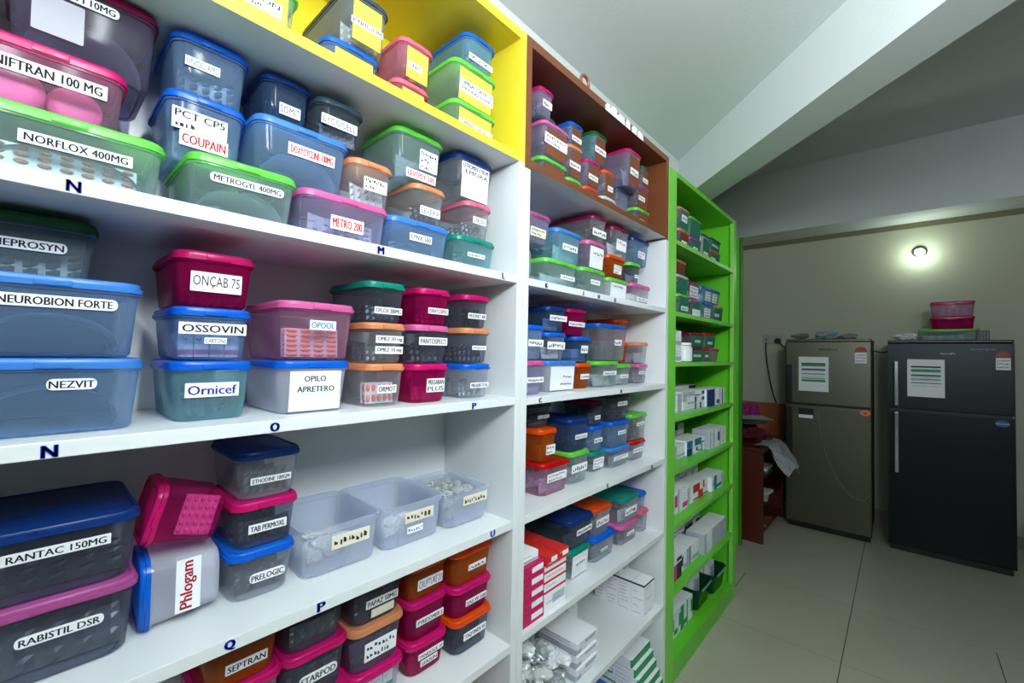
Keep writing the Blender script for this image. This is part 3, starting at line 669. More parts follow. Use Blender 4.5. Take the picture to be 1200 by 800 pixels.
# ------------------------------------------------------------------ middle bookcase: tubs
def stack(st, tubs):
    """tubs bottom to top, each: Y0, Y1, z0, z1, lid, tint, s, d, labs, card, fill"""
    n = len(tubs); nm = {1: ['only one'], 2: ['bottom', 'top'], 3: ['bottom', 'middle', 'top']}[n]
    for p, t in zip(nm, tubs):
        Y0, Y1, z0, z1, lid, tint, s, d, labs, card, fill = t
        P(st, Y0, Y1, z0, z1, lid, tint, s, d, labs, card, fill, pos=p)
def sc(cx=.5, cz=.5, w_=.6, h_=.2, n='~', ink='k', pl='white'): return [(n, cx-.05, cz, w_, h_, ink, pl)]
b = 'of %s stack, brown compartment'
ZA, ZB, ZC, ZD, ZE, ZF, ZG = 1.848, 1.543, 1.238, .939, .647, .357, .079
stack(b % 'first', [(.872, .925, ZA, 1.93, 'orange', 'clear', .10, .12, (), None, None), (.872, .925, 1.93, 2.01, 'blue', 'clear', .10, .12, (), None, None), (.870, .926, 2.01, 2.10, 'teal', 'clear', .10, .12, (), None, None)])
stack(b % 'second', [(.975, 1.108, ZA, 1.928, 'green', 'clear', .064, .16, sc(.48, .45, .5, .14), 'brown', None), (.973, 1.105, 1.928, 2.030, 'pink', 'lavender', .055, .16, sc(.52, .56, .84, .34, '~\n~.7'), 'brown', None), (.945, 1.012, 2.030, 2.112, 'magenta', 'lavender', .05, .15, sc(.6, .55, .6, .3, '~.8'), None, 'strip:dark:2')])
stack(b % 'third', [(1.03, 1.125, 2.031, 2.098, 'grey', 'smoke', .12, .10, sc(.5, .4, .6, .26), 'brown', None)])
stack(b % 'fourth', [(1.138, 1.222, ZA, 1.922, 'green', 'clear', .085, .13, (), 'brown', None), (1.136, 1.220, 1.922, 2.028, 'peach', 'clear', .08, .13, sc(.5, .44, .72, .22), 'brown', None), (1.150, 1.228, 2.028, 2.108, 'blue', 'blue', .085, .13, sc(.54, .42, .7, .24), 'brown', None)])
stack(b % 'fifth', [(1.232, 1.326, ZA, 1.922, 'orange', 'clear', .08, .14, (), 'brown', None), (1.234, 1.330, 1.922, 2.014, 'magenta', 'lavender', .075, .14, sc(.52, .42, .62, .22), 'brown', None), (1.270, 1.362, 2.014, 2.120, 'darkgreen', 'teal', .07, .14, sc(.54, .48, .78, .22), 'brown', None)])
stack(b % 'sixth', [(1.336, 1.432, ZA, 1.914, 'white', 'clear', .07, .13, sc(.54, .45, .7, .26), 'brown', None), (1.338, 1.424, 1.914, 2.008, 'orange', 'clear', .07, .13, sc(.62, .40, .42, .22), 'brown', None)])
stack(b % 'seventh', [(1.446, 1.546, ZA, 1.975, 'slate', 'lavender', .075, .14, (), None, None), (1.440, 1.550, 1.975, 2.110, 'magenta', 'lavender', .03, .17, sc(.54, .46, .56, .20), 'brown', 'strip:pale:2')])
stack(b % 'eighth', [(1.562, 1.682, ZA, 1.930, 'green', 'clear', .055, .15, sc(.5, .5, .4, .14), 'brown', None), (1.560, 1.680, 1.930, 2.024, 'mauve', 'lavender', .055, .15, sc(.46, .5, .44, .22), 'brown', None), (1.622, 1.684, 2.024, 2.114, 'darkgreen', 'clear', .06, .15, sc(.5, .4, .7, .22), 'brown', None)])

b = 'of %s stack, middle bookcase\'s first white shelf'
tub((FX-.06-.055, .9405, ZB+.0578), .11, .106, .075, 'blue', 'clear', 'blue-lidded clear tub lying on its side, middle bookcase\'s first white shelf', (), None, 'strip:pale:2', (R(90), 0, 0))
P('', .902, 1.012, 1.662, 1.745, 'mauve', 'lavender', .05, .15, [('~\n~.8', .44, .40, .62, .36, 'k', 'cream')], None, 'strip:pale:2', what='mauve-lidded lavender tub with a cream label, middle bookcase\'s first white shelf')
stack(b % 'second', [(.978, 1.146, ZB, 1.628, 'green', 'green', .045, .16, sc(.72, .52, .44, .18), None, 'strip:pale:3'), (1.028, 1.166, 1.628, 1.726, 'lightblue', 'teal', .045, .15, sc(.58, .54, .56, .22), None, 'strip:pale:3')])
stack(b % 'third', [(1.170, 1.316, ZB, 1.632, 'green', 'green', .045, .16, sc(.6, .6, .38, .2), None, 'strip:foil:3'), (1.200, 1.316, 1.632, 1.725, 'pink', 'lavender', .045, .16, sc(.6, .66, .6, .26), 'white', None), (1.229, 1.323, 1.725, 1.814, 'wine', 'clear', .045, .20, sc(.52, .42, .9, .30), None, 'strip:dark:2')])
stack(b % 'fourth', [(1.346, 1.492, ZB, 1.624, 'green', 'white', .05, .14, sc(.5, .78, .6, .16, '~', 'k', None), 'white', None), (1.344, 1.470, 1.624, 1.705, 'orange', 'orange', .05, .13, sc(.58, .48, .42, .46, '~\n~\n~.6'), None, 'strip:dark:2'), (1.372, 1.500, 1.705, 1.812, 'wine', 'clear', .05, .14, sc(.56, .46, .56, .42, '~.9\n', 'r'), None, 'strip:pale:2')])
stack(b % 'fifth', [(1.520, 1.684, ZB, 1.628, 'pink', 'clear', .05, .14, sc(.64, .36, .6, .2), None, 'box:pink:3'), (1.504, 1.597, 1.628, 1.704, 'green', 'smoke', .05, .14, sc(.7, .4, .4, .2), None, 'strip:pale:2'), (1.530, 1.672, 1.704, 1.806, 'darkblue', 'blue', .05, .14, sc(.56, .44, .4, .30, '~\n~.6'), None, 'strip:dark:2')])

b = 'of %s stack, middle bookcase\'s second white shelf'
stack(b % 'first', [(.874, .962, ZC, 1.332, 'pink', 'lavender', .03, .15, sc(.6, .5, .8, .18), None, 'strip:pale:3'), (.872, .963, 1.332, 1.428, 'blue', 'blue', .03, .15, sc(.6, .56, .7, .22), None, 'caps:brown:1:4:3')])
stack(b % 'second', [(1.002, 1.156, ZC, 1.331, 'lightblue', 'white', .05, .16, sc(.7, .55, .36, .2)+sc(.66, .28, .4, .14, '~', 'k', None), 'white', None), (.998, 1.098, 1.331, 1.414, 'blue', 'clear', .05, .16, sc(.5, .62, .86, .32), None, 'strip:pale:2'), (1.000, 1.094, 1.414, 1.490, 'darkblue', 'navy', .05, .16, sc(.6, .66, .9, .26), None, 'caps:white:1:5:3')])
stack(b % 'third', [(1.190, 1.272, ZC, 1.322, 'orange', 'orange', .07, .15, sc(.56, .55, .62, .24), None, 'strip:dark:2'), (1.174, 1.272, 1.322, 1.409, 'blue', 'navy', .07, .15, sc(.6, .6, .4, .34), None, 'box:grey:2'), (1.134, 1.242, 1.409, 1.497, 'magenta', 'magenta', .07, .15, sc(.5, .5, .84, .2), None, 'strip:dark:2')])
stack(b % 'fourth', [(1.280, 1.430, ZC, 1.329, 'green', 'clear', .05, .16, sc(.6, .62, .6, .18), None, 'strip:pale:3'), (1.282, 1.488, 1.329, 1.458, 'blue', 'clear', .05, .17, sc(.72, .56, .24, .18), None, 'strip:dark:3')])
stack(b % 'fifth', [(1.442, 1.546, ZC, 1.318, 'green', 'clear', .06, .14, sc(.5, .5, .6, .2), None, 'strip:pale:2'), (1.500, 1.598, 1.318, 1.40, 'orange', 'orange', .10, .14, (), None, 'strip:dark:2'), (1.500, 1.598, 1.40, 1.49, 'orange', 'orange', .10, .14, (), None, None)])
stack(b % 'sixth', [(1.604, 1.690, ZC, 1.317, 'pink', 'clear', .06, .14, sc(.5, .66, .8, .18), None, 'strip:pale:2'), (1.606, 1.692, 1.317, 1.404, 'peach', 'clear', .06, .14, (), None, 'strip:pale:2')])

b = 'of %s stack, middle bookcase\'s third white shelf'
stack(b % 'first', [(.884, .975, ZD, 1.02, 'blue', 'clear', .10, .13, (), None, None), (.884, .973, 1.02, 1.095, 'orange', 'clear', .10, .13, (), None, None), (.884, .972, 1.095, 1.190, 'slate', 'clear', .10, .13, sc(.6, .45, .7, .7, '~\n~\n~.7'), None, None)])
stack(b % 'second', [(.988, 1.124, ZD, 1.034, 'red', 'pink', .05, .17, sc(.56, .62, .7, .30, '~\n~.8'), None, 'strip:pale:3'), (.986, 1.070, 1.034, 1.131, 'orange', 'orange', .06, .16, sc(.66, .42, .5, .34, '~\n~.7'), None, 'strip:foil:2'), (.99, 1.08, 1.131, 1.205, 'slate', 'smoke', .09, .14, sc(.6, .5, .6, .16), None, 'strip:dark:2')])
stack(b % 'third', [(1.140, 1.249, ZD, 1.042, 'green', 'clear', .057, .16, sc(.5, .56, .8, .28), None, 'strip:pale:2'), (1.132, 1.246, 1.042, 1.146, 'darkblue', 'navy', .057, .17, sc(.62, .5, .6, .16), None, 'strip:dark:3')])
stack(b % 'fourth', [(1.318, 1.405, ZD, 1.010, 'teal', 'clear', .09, .13, sc(.55, .5, .8, .62, '~\n~\n~.6'), None, None), (1.316, 1.392, 1.010, 1.10, 'blue', 'blue', .09, .13, sc(.6, .5, .7, .2), None, 'strip:dark:2'), (1.320, 1.390, 1.10, 1.185, 'wine', 'smoke', .09, .13, sc(.5, .4, .5, .2), None, 'strip:dark:2')])
stack(b % 'fifth', [(1.408, 1.558, ZD, 1.013, 'lightblue', 'clear', .066, .16, sc(.55, .55, .7, .26, '~\n~.6'), None, 'strip:foil:3'), (1.406, 1.552, 1.013, 1.108, 'blue', 'blue', .066, .16, sc(.6, .62, .4, .16), None, 'strip:dark:2'), (1.406, 1.550, 1.108, 1.208, 'slate', 'smoke', .066, .16, sc(.62, .72, .5, .18), None, 'strip:dark:2')])
stack(b % 'sixth', [(1.568, 1.690, ZD, 1.017, 'red', 'clear', .066, .15, sc(.5, .6, .66, .26), None, 'strip:pale:2'), (1.566, 1.702, 1.017, 1.120, 'green', 'clear', .066, .16, sc(.6, .68, .5, .14), None, 'strip:dark:2')])

b = 'of %s stack, middle bookcase\'s fourth white shelf'
stack(b % 'first', [(1.136, 1.258, ZE, .737, 'teal', 'clear', .055, .20, sc(.55, .56, .5, .22), 'white', None), (1.136, 1.276, .737, .830, 'darkblue', 'smoke', .055, .20, sc(.64, .6, .62, .22), None, 'strip:dark:2')])
stack(b % 'second', [(1.284, 1.428, ZE, .732, 'blue', 'clear', .055, .15, sc(.5, .5, .3, .14), None, 'strip:foil:2'), (1.292, 1.408, .732, .828, 'orange', 'clear', .06, .14, sc(.5, .55, .72, .30), None, 'strip:foil:2')])
stack(b % 'third', [(1.470, 1.612, ZE, .722, 'pink', 'clear', .055, .14, sc(.56, .56, .4, .2), None, 'strip:dark:2'), (1.474, 1.614, .722, .820, 'teal', 'clear', .055, .14, sc(.56, .5, .66, .3), None, 'strip:pale:2')])
stack(b % 'fourth', [(1.640, 1.708, ZE, .734, 'rose', 'clear', .06, .14, (), None, None), (1.642, 1.708, .734, .80, 'blue', 'clear', .07, .12, (), None, None)])

# ------------------------------------------------------------------ cartons and packets
def carton(x, y, z, dx, dy, dz, cols, band, v, label, group, rz=0., name='medicine_carton'):
    o = inst(name, carton_mesh(dx, dy, dz, cols, band, v)); o.location = (x, y, z+.0006); o.rotation_euler = (0, 0, rz)
    return tag(o, label, 'carton', group)
def trio(c): return (PAPER, PRINT[c], GREYINK)
# red and magenta cartons at the left of the fourth white shelf
MG = (PRINT['magenta'], PAPER, PRINT['pink']); RD2 = (PRINT['red'], PAPER, PAPER)
for k in range(5):
    for q in range(2):
        carton(FX-.072-.125*q, .9075, ZE+.030*k, .12, .088, .029, MG, 'patch', k % 3, 'magenta flat carton in the pile at the left, middle bookcase\'s fourth white shelf', 'magenta cartons in the pile')
carton(FX-.075, .905, ZE+.1505, .10, .07, .024, trio('grey'), 'band', 4, 'white carton lying on top of the magenta carton pile', None)
carton(FX-.085, 1.005, ZE, .14, .105, .046, trio('grey'), 'patch', 2, 'white flat carton under the red cartons, middle bookcase\'s fourth white shelf', None)
for k in range(3):
    for q in range(2):
        carton(FX-.055-.085*q, 1.005, ZE+.0467+.027*k, .08, .105, .0262, (PAPER, PRINT['red'], PRINT['red']), 'band', k+q, 'red and white flat carton, beside the magenta pile', 'red and white cartons beside the magenta pile')
for q in range(4):
    carton(FX-.045-.085*(q % 2), .978+.053*(q//2), ZE+.1282, .08, .05, .025, (PRINT['red'], PAPER, PAPER), 'patch', q, 'small red carton with a white spot, topping the red pile', 'small red cartons')
# fifth shelf: silvery packets, a plastic bag, grey cartons at the right
for lay, ys in enumerate(((.905, .995, 1.085), (.905, .995, 1.085), (.91, 1.00), (.915,))):
    for j, y in enumerate(ys):
        for q in range(2):
            i = lay*7+j*2+q
            o = inst('foil_packet', packet_mesh(.082, i % 5, ('foil', 'clear', 'clear', 'white')[i % 4], .62)); o.location = (FX-.075-.118*q, y, ZF+.0008+.056*lay)
            o.rotation_euler = (0, 0, math.pi*(i % 2)+rnd.uniform(-.1, .1)); tag(o, 'crumpled silvery packet in the heap at the left, middle bookcase\'s fifth white shelf', 'packet', 'silvery packets in the heap')
for k in range(6):
    carton(FX-.10+.006*(k % 2), 1.195, ZF+.0195*k, .14, .115, .0185, trio('grey'), ('stripe', 'patch')[k % 2], k, 'thin pale carton in the pile beside the silvery heap, fifth white shelf', 'thin pale cartons beside the heap')
for k in range(2):
    carton(FX-.20-.03*k, 1.32+.075*k, ZF, .045, .05, .095, trio('grey'), 'stripe', k, 'small upright carton at the back, middle bookcase\'s fifth white shelf', 'small upright cartons at the back')
for i in range(4):
    carton(FX-.05-.054*i, 1.640, ZF, .052, .088, .118, (PAPER, PRINT['black'], GREYINK), 'top', i, 'grey printed carton in the upright row, middle bookcase\'s fifth white shelf', 'grey cartons in the upright row')
for i in range(2):
    carton(FX-.155-.056*i, 1.64, ZF+.1195, .05, .07, .02, trio('grey'), 'patch', i+2, 'flat grey carton lying on the upright grey row', 'flat grey cartons')
# lowest shelf: green-ended cartons and blue packets
for k in range(5):
    for q in range(2):
        carton(FX-.035-.013*k-.108*q, 1.60, ZG+.03*k, .105, .155, .029, trio('green'), 'end' if q == 0 else 'band', k, 'white carton with a green end, middle bookcase\'s lowest shelf', 'green-ended cartons on the lowest shelf')
for k in range(5):
    o = inst('blue_packet', carton_mesh(.12, .06, .018, (PRINT['blue'], PAPER, PAPER), 'patch', k)); o.location = (FX-.09-.01*k, 1.28+.055*k, ZG+.0006); o.rotation_euler = (0, 0, -.2)
    tag(o, 'flat blue packet beside the green-ended cartons, lowest shelf', 'packet', 'blue packets on the lowest shelf')

# ------------------------------------------------------------------ green bookcase: tubs and cartons
b = 'of %s stack, green bookcase\'s top shelf'
stack(b % 'first', [(1.985, 2.118, 1.845, 1.944, 'peach', 'clear', .05, .14, sc(.55, .4, .5, .26), 'maroon', None), (1.985, 2.116, 1.944, 2.045, 'peach', 'lavender', .05, .14, sc(.55, .6, .5, .36), 'green', None)])
stack(b % 'second', [(2.132, 2.285, 1.845, 1.936, 'mauve', 'lavender', .05, .14, sc(.5, .46, .4, .24), 'green', None), (2.122, 2.283, 1.936, 2.034, 'green', 'green', .05, .14, (), 'green', None)])
stack(b % 'third', [(2.298, 2.43, 1.845, 1.985, 'slate', 'white', .05, .14, sc(.5, .3, .5, .2), 'green', None)])
stack(b % 'fourth', [(2.435, 2.60, 1.845, 1.930, 'orange', 'clear', .05, .14, sc(.3, .5, .4, .2), 'green', None), (2.435, 2.60, 1.930, 1.995, 'slate', 'teal', .05, .14, sc(.5, .5, .6, .2), 'green', None)])
b = 'of %s stack, green bookcase\'s second shelf'
stack(b % 'first', [(1.985, 2.128, 1.539, 1.640, 'green', 'green', .05, .14, sc(.6, .4, .6, .24), 'green', None), (1.99, 2.138, 1.640, 1.732, 'white', 'clear', .06, .14, (), 'green', None), (1.99, 2.135, 1.732, 1.806, 'peach', 'clear', .07, .13, (), 'maroon', None)])
stack(b % 'second', [(2.145, 2.295, 1.539, 1.630, 'mauve', 'clear', .05, .14, [('', .5, .32, .7, .5, 'k')], 'green', None), (2.15, 2.29, 1.630, 1.722, 'wine', 'clear', .06, .14, sc(.5, .5, .8, .7, '~\n~\n~'), None, 'strip:pale:2')])
stack(b % 'third', [(2.305, 2.48, 1.539, 1.632, 'blue', 'teal', .05, .14, sc(.5, .5, .5, .6, '~\n~\n~'), None, 'strip:pale:2'), (2.300, 2.60, 1.632, 1.715, 'blue', 'teal', .05, .14, sc(.36, .5, .26, .7, '~\n~\n~')+sc(.72, .5, .24, .7, '~\n~\n~'), None, 'box:grey:3')])
stack(b % 'fourth', [(2.485, 2.655, 1.539, 1.632, 'peach', 'teal', .05, .14, sc(.4, .5, .4, .2), 'green', None)])
b = 'of %s stack, green bookcase\'s third shelf'
stack(b % 'first', [(2.19, 2.36, 1.324, 1.395, 'wine', 'clear', .06, .13, sc(.5, .5, .6, .2), 'green', None), (2.19, 2.37, 1.395, 1.47, 'wine', 'clear', .06, .13, sc(.5, .5, .4, .2), 'green', None)])
stack(b % 'second', [(2.375, 2.46, 1.324, 1.395, 'red', 'clear', .06, .13, sc(.5, .5, .6, .2), 'green', None), (2.385, 2.56, 1.395, 1.478, 'red', 'clear', .06, .13, sc(.5, .4, .4, .2), 'green', None)])
stack(b % 'third', [(2.465, 2.58, 1.324, 1.395, 'magenta', 'pink', .05, .13, (), None, None)])
jar = thing('pill_jar', 'white screw-top jar beside the left stile, green bookcase\'s third shelf', 'jar', (FX-.07, 2.10, 1.325), None)
bm = bmesh.new(); loft(bm, [[(r_*math.cos(2*math.pi*k/24), r_*math.sin(2*math.pi*k/24), z_) for k in range(24)] for r_, z_ in ((.036, 0), (.04, .003), (.04, .066), (.034, .074), (.030, .076))]); obj('body', bm, mat('white_jar_plastic', (224, 226, 228), .35), jar, smooth=40)
bm = bmesh.new(); loft(bm, [[(r_*math.cos(2*math.pi*k/24), r_*math.sin(2*math.pi*k/24), z_) for k in range(24)] for r_, z_ in ((.034, .0765), (.0365, .078), (.0365, .088), (.034, .09))]); obj('screw_cap', bm, mat('white_cap', (236, 238, 238), .3), jar, smooth=40)
for k in range(2):
    carton(FX-.10, 1.985, 1.324+.072*k, .1, .07, .07, trio('grey'), 'band', k, 'white upright carton behind the left stile, green bookcase\'s third shelf', 'white cartons behind the stile')
o = thing('dark_canister', 'small dark canister standing on the shelf behind the white jar', 'canister', (FX-.165, 2.13, 1.325))
bm = bmesh.new(); loft(bm, [[(r_*math.cos(2*math.pi*k/24), r_*math.sin(2*math.pi*k/24), z_) for k in range(24)] for r_, z_ in ((.038, 0), (.04, .003), (.04, .125), (.037, .13))]); obj('body', bm, mat('dark_canister_plastic', (30, 34, 40), .3), o, smooth=40)
bm = bmesh.new(); loft(bm, [[(r_*math.cos(2*math.pi*k/24), r_*math.sin(2*math.pi*k/24), z_) for k in range(24)] for r_, z_ in ((.0385, .1305), (.0385, .150), (.035, .153))]); obj('cap', bm, mat('pale_cap', (200, 202, 198), .3), o, smooth=40)

def carton_rows(z, zmax, name, seed, spec):
    rr = random.Random(seed); v = 0
    for (y0, y1, s, hgt, wid, lay, colset) in spec:
        y = y0
        while y+wid <= y1+1e-4:
            for k in range(lay):
                c = rr.choice(colset); dz = hgt/lay
                carton(FX-s-.045, y+wid/2, z+k*(dz+.0004), .09, wid*.965, dz, trio(c), rr.choice(('band', 'stripe', 'patch', 'end')), v % 5,
                       'white carton with %s print, green bookcase\'s %s shelf' % (c, name), '%s-printed cartons, %s green shelf' % (c, name))
                v += 1
            y += wid
carton_rows(1.092, 1.30, 'fourth', 3, [(1.93, 2.03, .05, .085, .05, 1, ['grey']), (2.03, 2.19, .045, .088, .16, 4, ['grey']), (2.19, 2.33, .045, .09, .07, 3, ['navy', 'teal']), (2.335, 2.62, .03, .088, .047, 1, ['grey', 'navy']), (2.0, 2.5, .15, .10, .10, 3, ['grey', 'black'])])
carton_rows(.870, 1.07, 'fifth', 5, [(1.93, 2.13, .07, .062, .05, 1, ['grey']), (2.13, 2.36, .055, .070, .046, 2, ['teal', 'navy']), (2.37, 2.64, .03, .095, .054, 1, ['grey', 'navy']), (1.92, 2.36, .16, .125, .088, 4, ['grey', 'black'])])
carton_rows(.641, .85, 'sixth', 8, [(1.92, 2.10, .045, .105, .06, 1, ['pink', 'grey']), (2.12, 2.40, .05, .078, .07, 2, ['grey', 'red']), (2.42, 2.62, .035, .075, .04, 1, ['grey', 'teal']), (1.95, 2.55, .15, .11, .10, 4, ['grey'])])
carton_rows(.368, .62, 'seventh', 11, [(1.88, 1.99, .03, .14, .055, 2, ['black', 'pink']), (2.0, 2.24, .04, .085, .04, 1, ['grey', 'navy']), (2.26, 2.62, .02, .10, .12, 1, ['grey']), (1.98, 2.56, .14, .12, .116, 4, ['grey', 'black'])])
carton_rows(.085, .34, 'lowest', 14, [(1.90, 2.24, .055, .11, .038, 1, ['grey', 'green']), (1.90, 2.24, .15, .15, .085, 3, ['grey'])])
BASK = plastic('dark_green_basket', (20, 84, 56), (60, 120, 90), .72)
def basket(y, x, label):
    t = thing('open_basket', label, 'basket', (x, y, .0856), 'dark green baskets on the lowest green shelf')
    bm = bmesh.new(); hx, hy, h = .085, .10, .105; L = []
    for z, ins in ((0, .016), (.003, .012), (h-.008, 0), (h-.008, -.005), (h, -.005), (h, .003), (.006, .016)): L.append([(a, b_, z) for a, b_ in rrect(hx-ins, hy-ins, .024)])
    loft(bm, L); obj('body', bm, BASK, t, smooth=50)
    bm = bmesh.new(); tube(bm, [(hx+.007, -hy*.7, h-.004), (hx+.010, 0, h-.002), (hx+.006, hy*.7, h-.004)], .004); obj('rim_handle', bm, mat('pale_rim', (120, 150, 150), .4), t)['label'] = 'pale rim band'
    for i in range(3):
        carton(x-.030+.028*i, y, .0935, .022, .10, .125+.008*(2-i), trio('grey'), 'patch', i, 'white carton inside the '+label, 'cartons in the '+label, 0.)
basket(2.555, FX-.115, 'rightmost dark green basket on the lowest green shelf')
basket(2.345, FX-.125, 'dark green basket beside the carton row, lowest green shelf')

# scraps and a hook along the top edge of the brown compartment
for i, (y, h_) in enumerate(((1.235, .022), (1.275, .028), (1.325, .022), (1.375, .026), (1.425, .024), (1.468, .022))):
    bm = bmesh.new(); wd = .016+.006*(i % 3); q = [(0, -wd, 0), (0, wd, 0), (0, wd*.8, h_), (0, -wd*.3, h_*1.15), (0, -wd, h_*.7)]
    loft(bm, [[(x-.001, y_, z_) for x, y_, z_ in q], [(x, y_, z_) for x, y_, z_ in q]])
    o = obj('paper_scrap', bm, PAPER); o.location = (FX+.0025, y, 2.140)
    tag(o, 'torn white paper scrap stuck to the top edge of the brown compartment', 'paper', 'paper scraps on the brown edge')
bm = bmesh.new(); tube(bm, [(0, .022*math.cos(t), .024+.022*math.sin(t)) for t in [2*math.pi*k/16 for k in range(17)]], .005)
o = obj('copper_ring', bm, mat('copper_brown', (150, 92, 66), .4, .3), smooth=60); o.location = (FX-.02, 1.13, 2.168); tag(o, 'brown ring standing on top of the brown compartment', 'ring')

# ------------------------------------------------------------------ far end: cupboard, refrigerators
WOOD = mat('red_brown_wood', (78, 26, 14), .4, 0, .5, .12, 9); WOODT = mat('orange_wood', (150, 84, 36), .45, 0, .5, .12, 9)
cu = thing('wooden_cupboard', 'low open red-brown cupboard between the green board and the steel refrigerator', 'cupboard', (-1.08, 3.95, 0))
x0, x1, y0, y1 = -.27, .33, -.36, .40
obj('side_panel', bx(x0, x1, y0, y0+.025, 0, .66, .002), WOOD, cu); obj('side_panel', bx(x0, x1, y1-.025, y1, 0, .66, .002), WOOD, cu)
obj('back_panel', bx(x0, x0+.012, y0+.025, y1-.025, 0, .66, .001), WOOD, cu)
obj('top_board', bx(x0, x1+.01, y0-.01, y1+.01, .66, .685, .003), WOOD, cu)
for z in (.06, .26, .45): obj('shelf', bx(x0+.012, x1-.01, y0+.025, y1-.025, z, z+.018, .0015), WOOD, cu)
bd = obj('backing_board', bx(-1.36, -.80, WB-.035, WB-.014, 0, .915, .002), WOODT); tag(bd, 'orange-brown board leaning on the wall behind the cupboard', 'board')
def paper_mesh(wx, wy, v, amp=.004, nx=10, ny=10):
    bm = bmesh.new(); rr = random.Random(v); a = [rr.uniform(0, 6) for _ in range(4)]; g = []
    for i in range(nx+1):
        g.append([bm.verts.new(((i/nx-.5)*wx, (j/ny-.5)*wy, amp*(1.2+math.sin(a[0]+4*i/nx)*math.sin(a[1]+3*j/ny)))) for j in range(ny+1)])
    for i in range(nx):
        for j in range(ny): bm.faces.new((g[i][j], g[i+1][j], g[i+1][j+1], g[i][j+1]))
    bmesh.ops.solidify(bm, geom=bm.faces[:], thickness=.0025); return bm
zt = .6855
o = obj('folded_bag', packet_mesh(.27, 2, 'foil', .46), mat('x', (0, 0, 0))); o.data = o.data.copy(); o.data.materials.clear(); o.data.materials.append(mat('maroon_cloth', (96, 14, 40), .8)); o.location = (-.95, 3.94, zt); tag(o, 'maroon cloth bag lying on the cupboard under the papers', 'bag')
for i in range(5):
    o = obj('paper_sheet', paper_mesh(.30, .22, i), (mat('old_paper', (176, 172, 160), .8), PAPER, mat('grey_paper', (150, 156, 160), .8))[i % 3], None, (-.95+.012*i, 3.86-.01*i, zt+.152+.009*i)); o.rotation_euler = (0, 0, .25*i-.4)
    tag(o, 'loose paper sheet in the pile over the maroon bag', 'paper', 'paper sheets over the maroon bag')
o = obj('purple_bag', packet_mesh(.22, 4, 'foil', 1.15), mat('x', (0, 0, 0))); o.data = o.data.copy(); o.data.materials.clear(); o.data.materials.append(mat('purple_cloth', (150, 30, 110), .75)); o.location = (-1.02, 4.27, zt); tag(o, 'purple bundle against the orange board above the papers', 'bag')
o = obj('white_bag', packet_mesh(.13, 1, 'white', 1.0), mat('white_cloth', (206, 210, 210), .7)); o.location = (-1.0, 3.68, zt); tag(o, 'crumpled white bag on the cupboard\'s near corner', 'bag')
# newspaper hanging over the edge
bm = bmesh.new(); g = []
prof = [(-.815, .706), (-.78, .706), (-.735, .704), (-.70, .684), (-.675, .64), (-.645, .60), (-.615, .56), (-.60, .54)]
for i, (x, z) in enumerate(prof):
    g.append([bm.verts.new((x+.014*math.sin(j*1.3+i)+.006*j, 3.60+.062*j*(1-.08*i), z+(.005 if i < 3 else .009)*math.sin(j*1.9+i*.8)+.004*max(0, i-2)*(j % 3-1))) for j in range(8)])
for a, c in zip(g, g[1:]):
    for j in range(7): bm.faces.new((a[j], a[j+1], c[j+1], c[j]))
bmesh.ops.solidify(bm, geom=bm.faces[:], thickness=.002)
o = obj('hanging_newspaper', bm, mat('newsprint', (196, 200, 202), .8, 0, .3, .25, 45)); tag(o, 'crumpled white newspaper hanging over the cupboard\'s front edge', 'newspaper')
for i, (z, c, y, n) in enumerate(((.468, (32, 120, 84), 3.80, 'green'), (.491, (200, 204, 206), 3.86, 'white'), (.278, (150, 154, 150), 3.80, 'grey'), (.30, (196, 198, 200), 3.84, 'pale'), (.078, (120, 60, 44), 3.84, 'brown'))):
    o = obj('folder', bx(-.14, .14, -.11, .11, 0, .022, .002), mat('folder_'+n, c, .7)); o.location = (-.90, y, z+.0006); o.rotation_euler = (0, 0, .12*(i % 3)-.1)
    tag(o, n+' folder lying on a shelf of the open cupboard', 'folder')

STEEL = mat('brushed_steel', (104, 102, 90), .38, .85, .5, .05, 4); DARKSTEEL = mat('dark_steel', (34, 38, 41), .38, .8, .5, .05, 4)
BLACKP = mat('black_plastic', (14, 14, 16), .4); CHROME = mat('chrome', (190, 192, 196), .2, .9); GREYP = mat('grey_cabinet', (58, 58, 60), .5)
def fridge(label, x0, x1, H_, split, door_m, handles):
    Y = 4.155; t = thing('refrigerator', label, 'refrigerator', ((x0+x1)/2, Y, 0)); hw = (x1-x0)/2
    obj('cabinet', bx(-hw+.006, hw-.006, .055, .62, .03, H_-.012, .006), GREYP, t)
    obj('kick_plate', bx(-hw+.01, hw-.01, .03, .08, .003, .05, .002), BLACKP, t)
    obj('top_cap', bx(-hw, hw, .004, .62, H_-.02, H_, .006), BLACKP if door_m is DARKSTEEL else door_m, t)
    d1 = obj('freezer_door', bx(-hw, hw, 0, .05, split+.008, H_-.021, .006), door_m, t)
    d2 = obj('fridge_door', bx(-hw, hw, 0, .05, .05, split-.008, .006), door_m, t)
    obj('door_gasket', bx(-hw+.008, hw-.008, .012, .054, split-.0078, split+.0078, .001), BLACKP, t)
    for sx in (-1, 1): obj('edge_trim', bx(sx*hw-(.004 if sx > 0 else .001), sx*hw+(.004 if sx < 0 else .001)+.0, -.002, .012, .05, H_-.022, .0006), BLACKP, t)
    return t, d1, d2, hw
f1, d1, d2, hw = fridge('steel-grey two-door refrigerator on the left, with an orange sticker', -.705, -.165, 1.505, .985, STEEL, 0)
obj('handle', bx(-hw+.004, -hw+.05, -.022, .001, 1.0, 1.30, .006), BLACKP, d1); obj('handle', bx(-hw+.004, -hw+.05, -.022, .001, .46, .96, .006), BLACKP, d2)
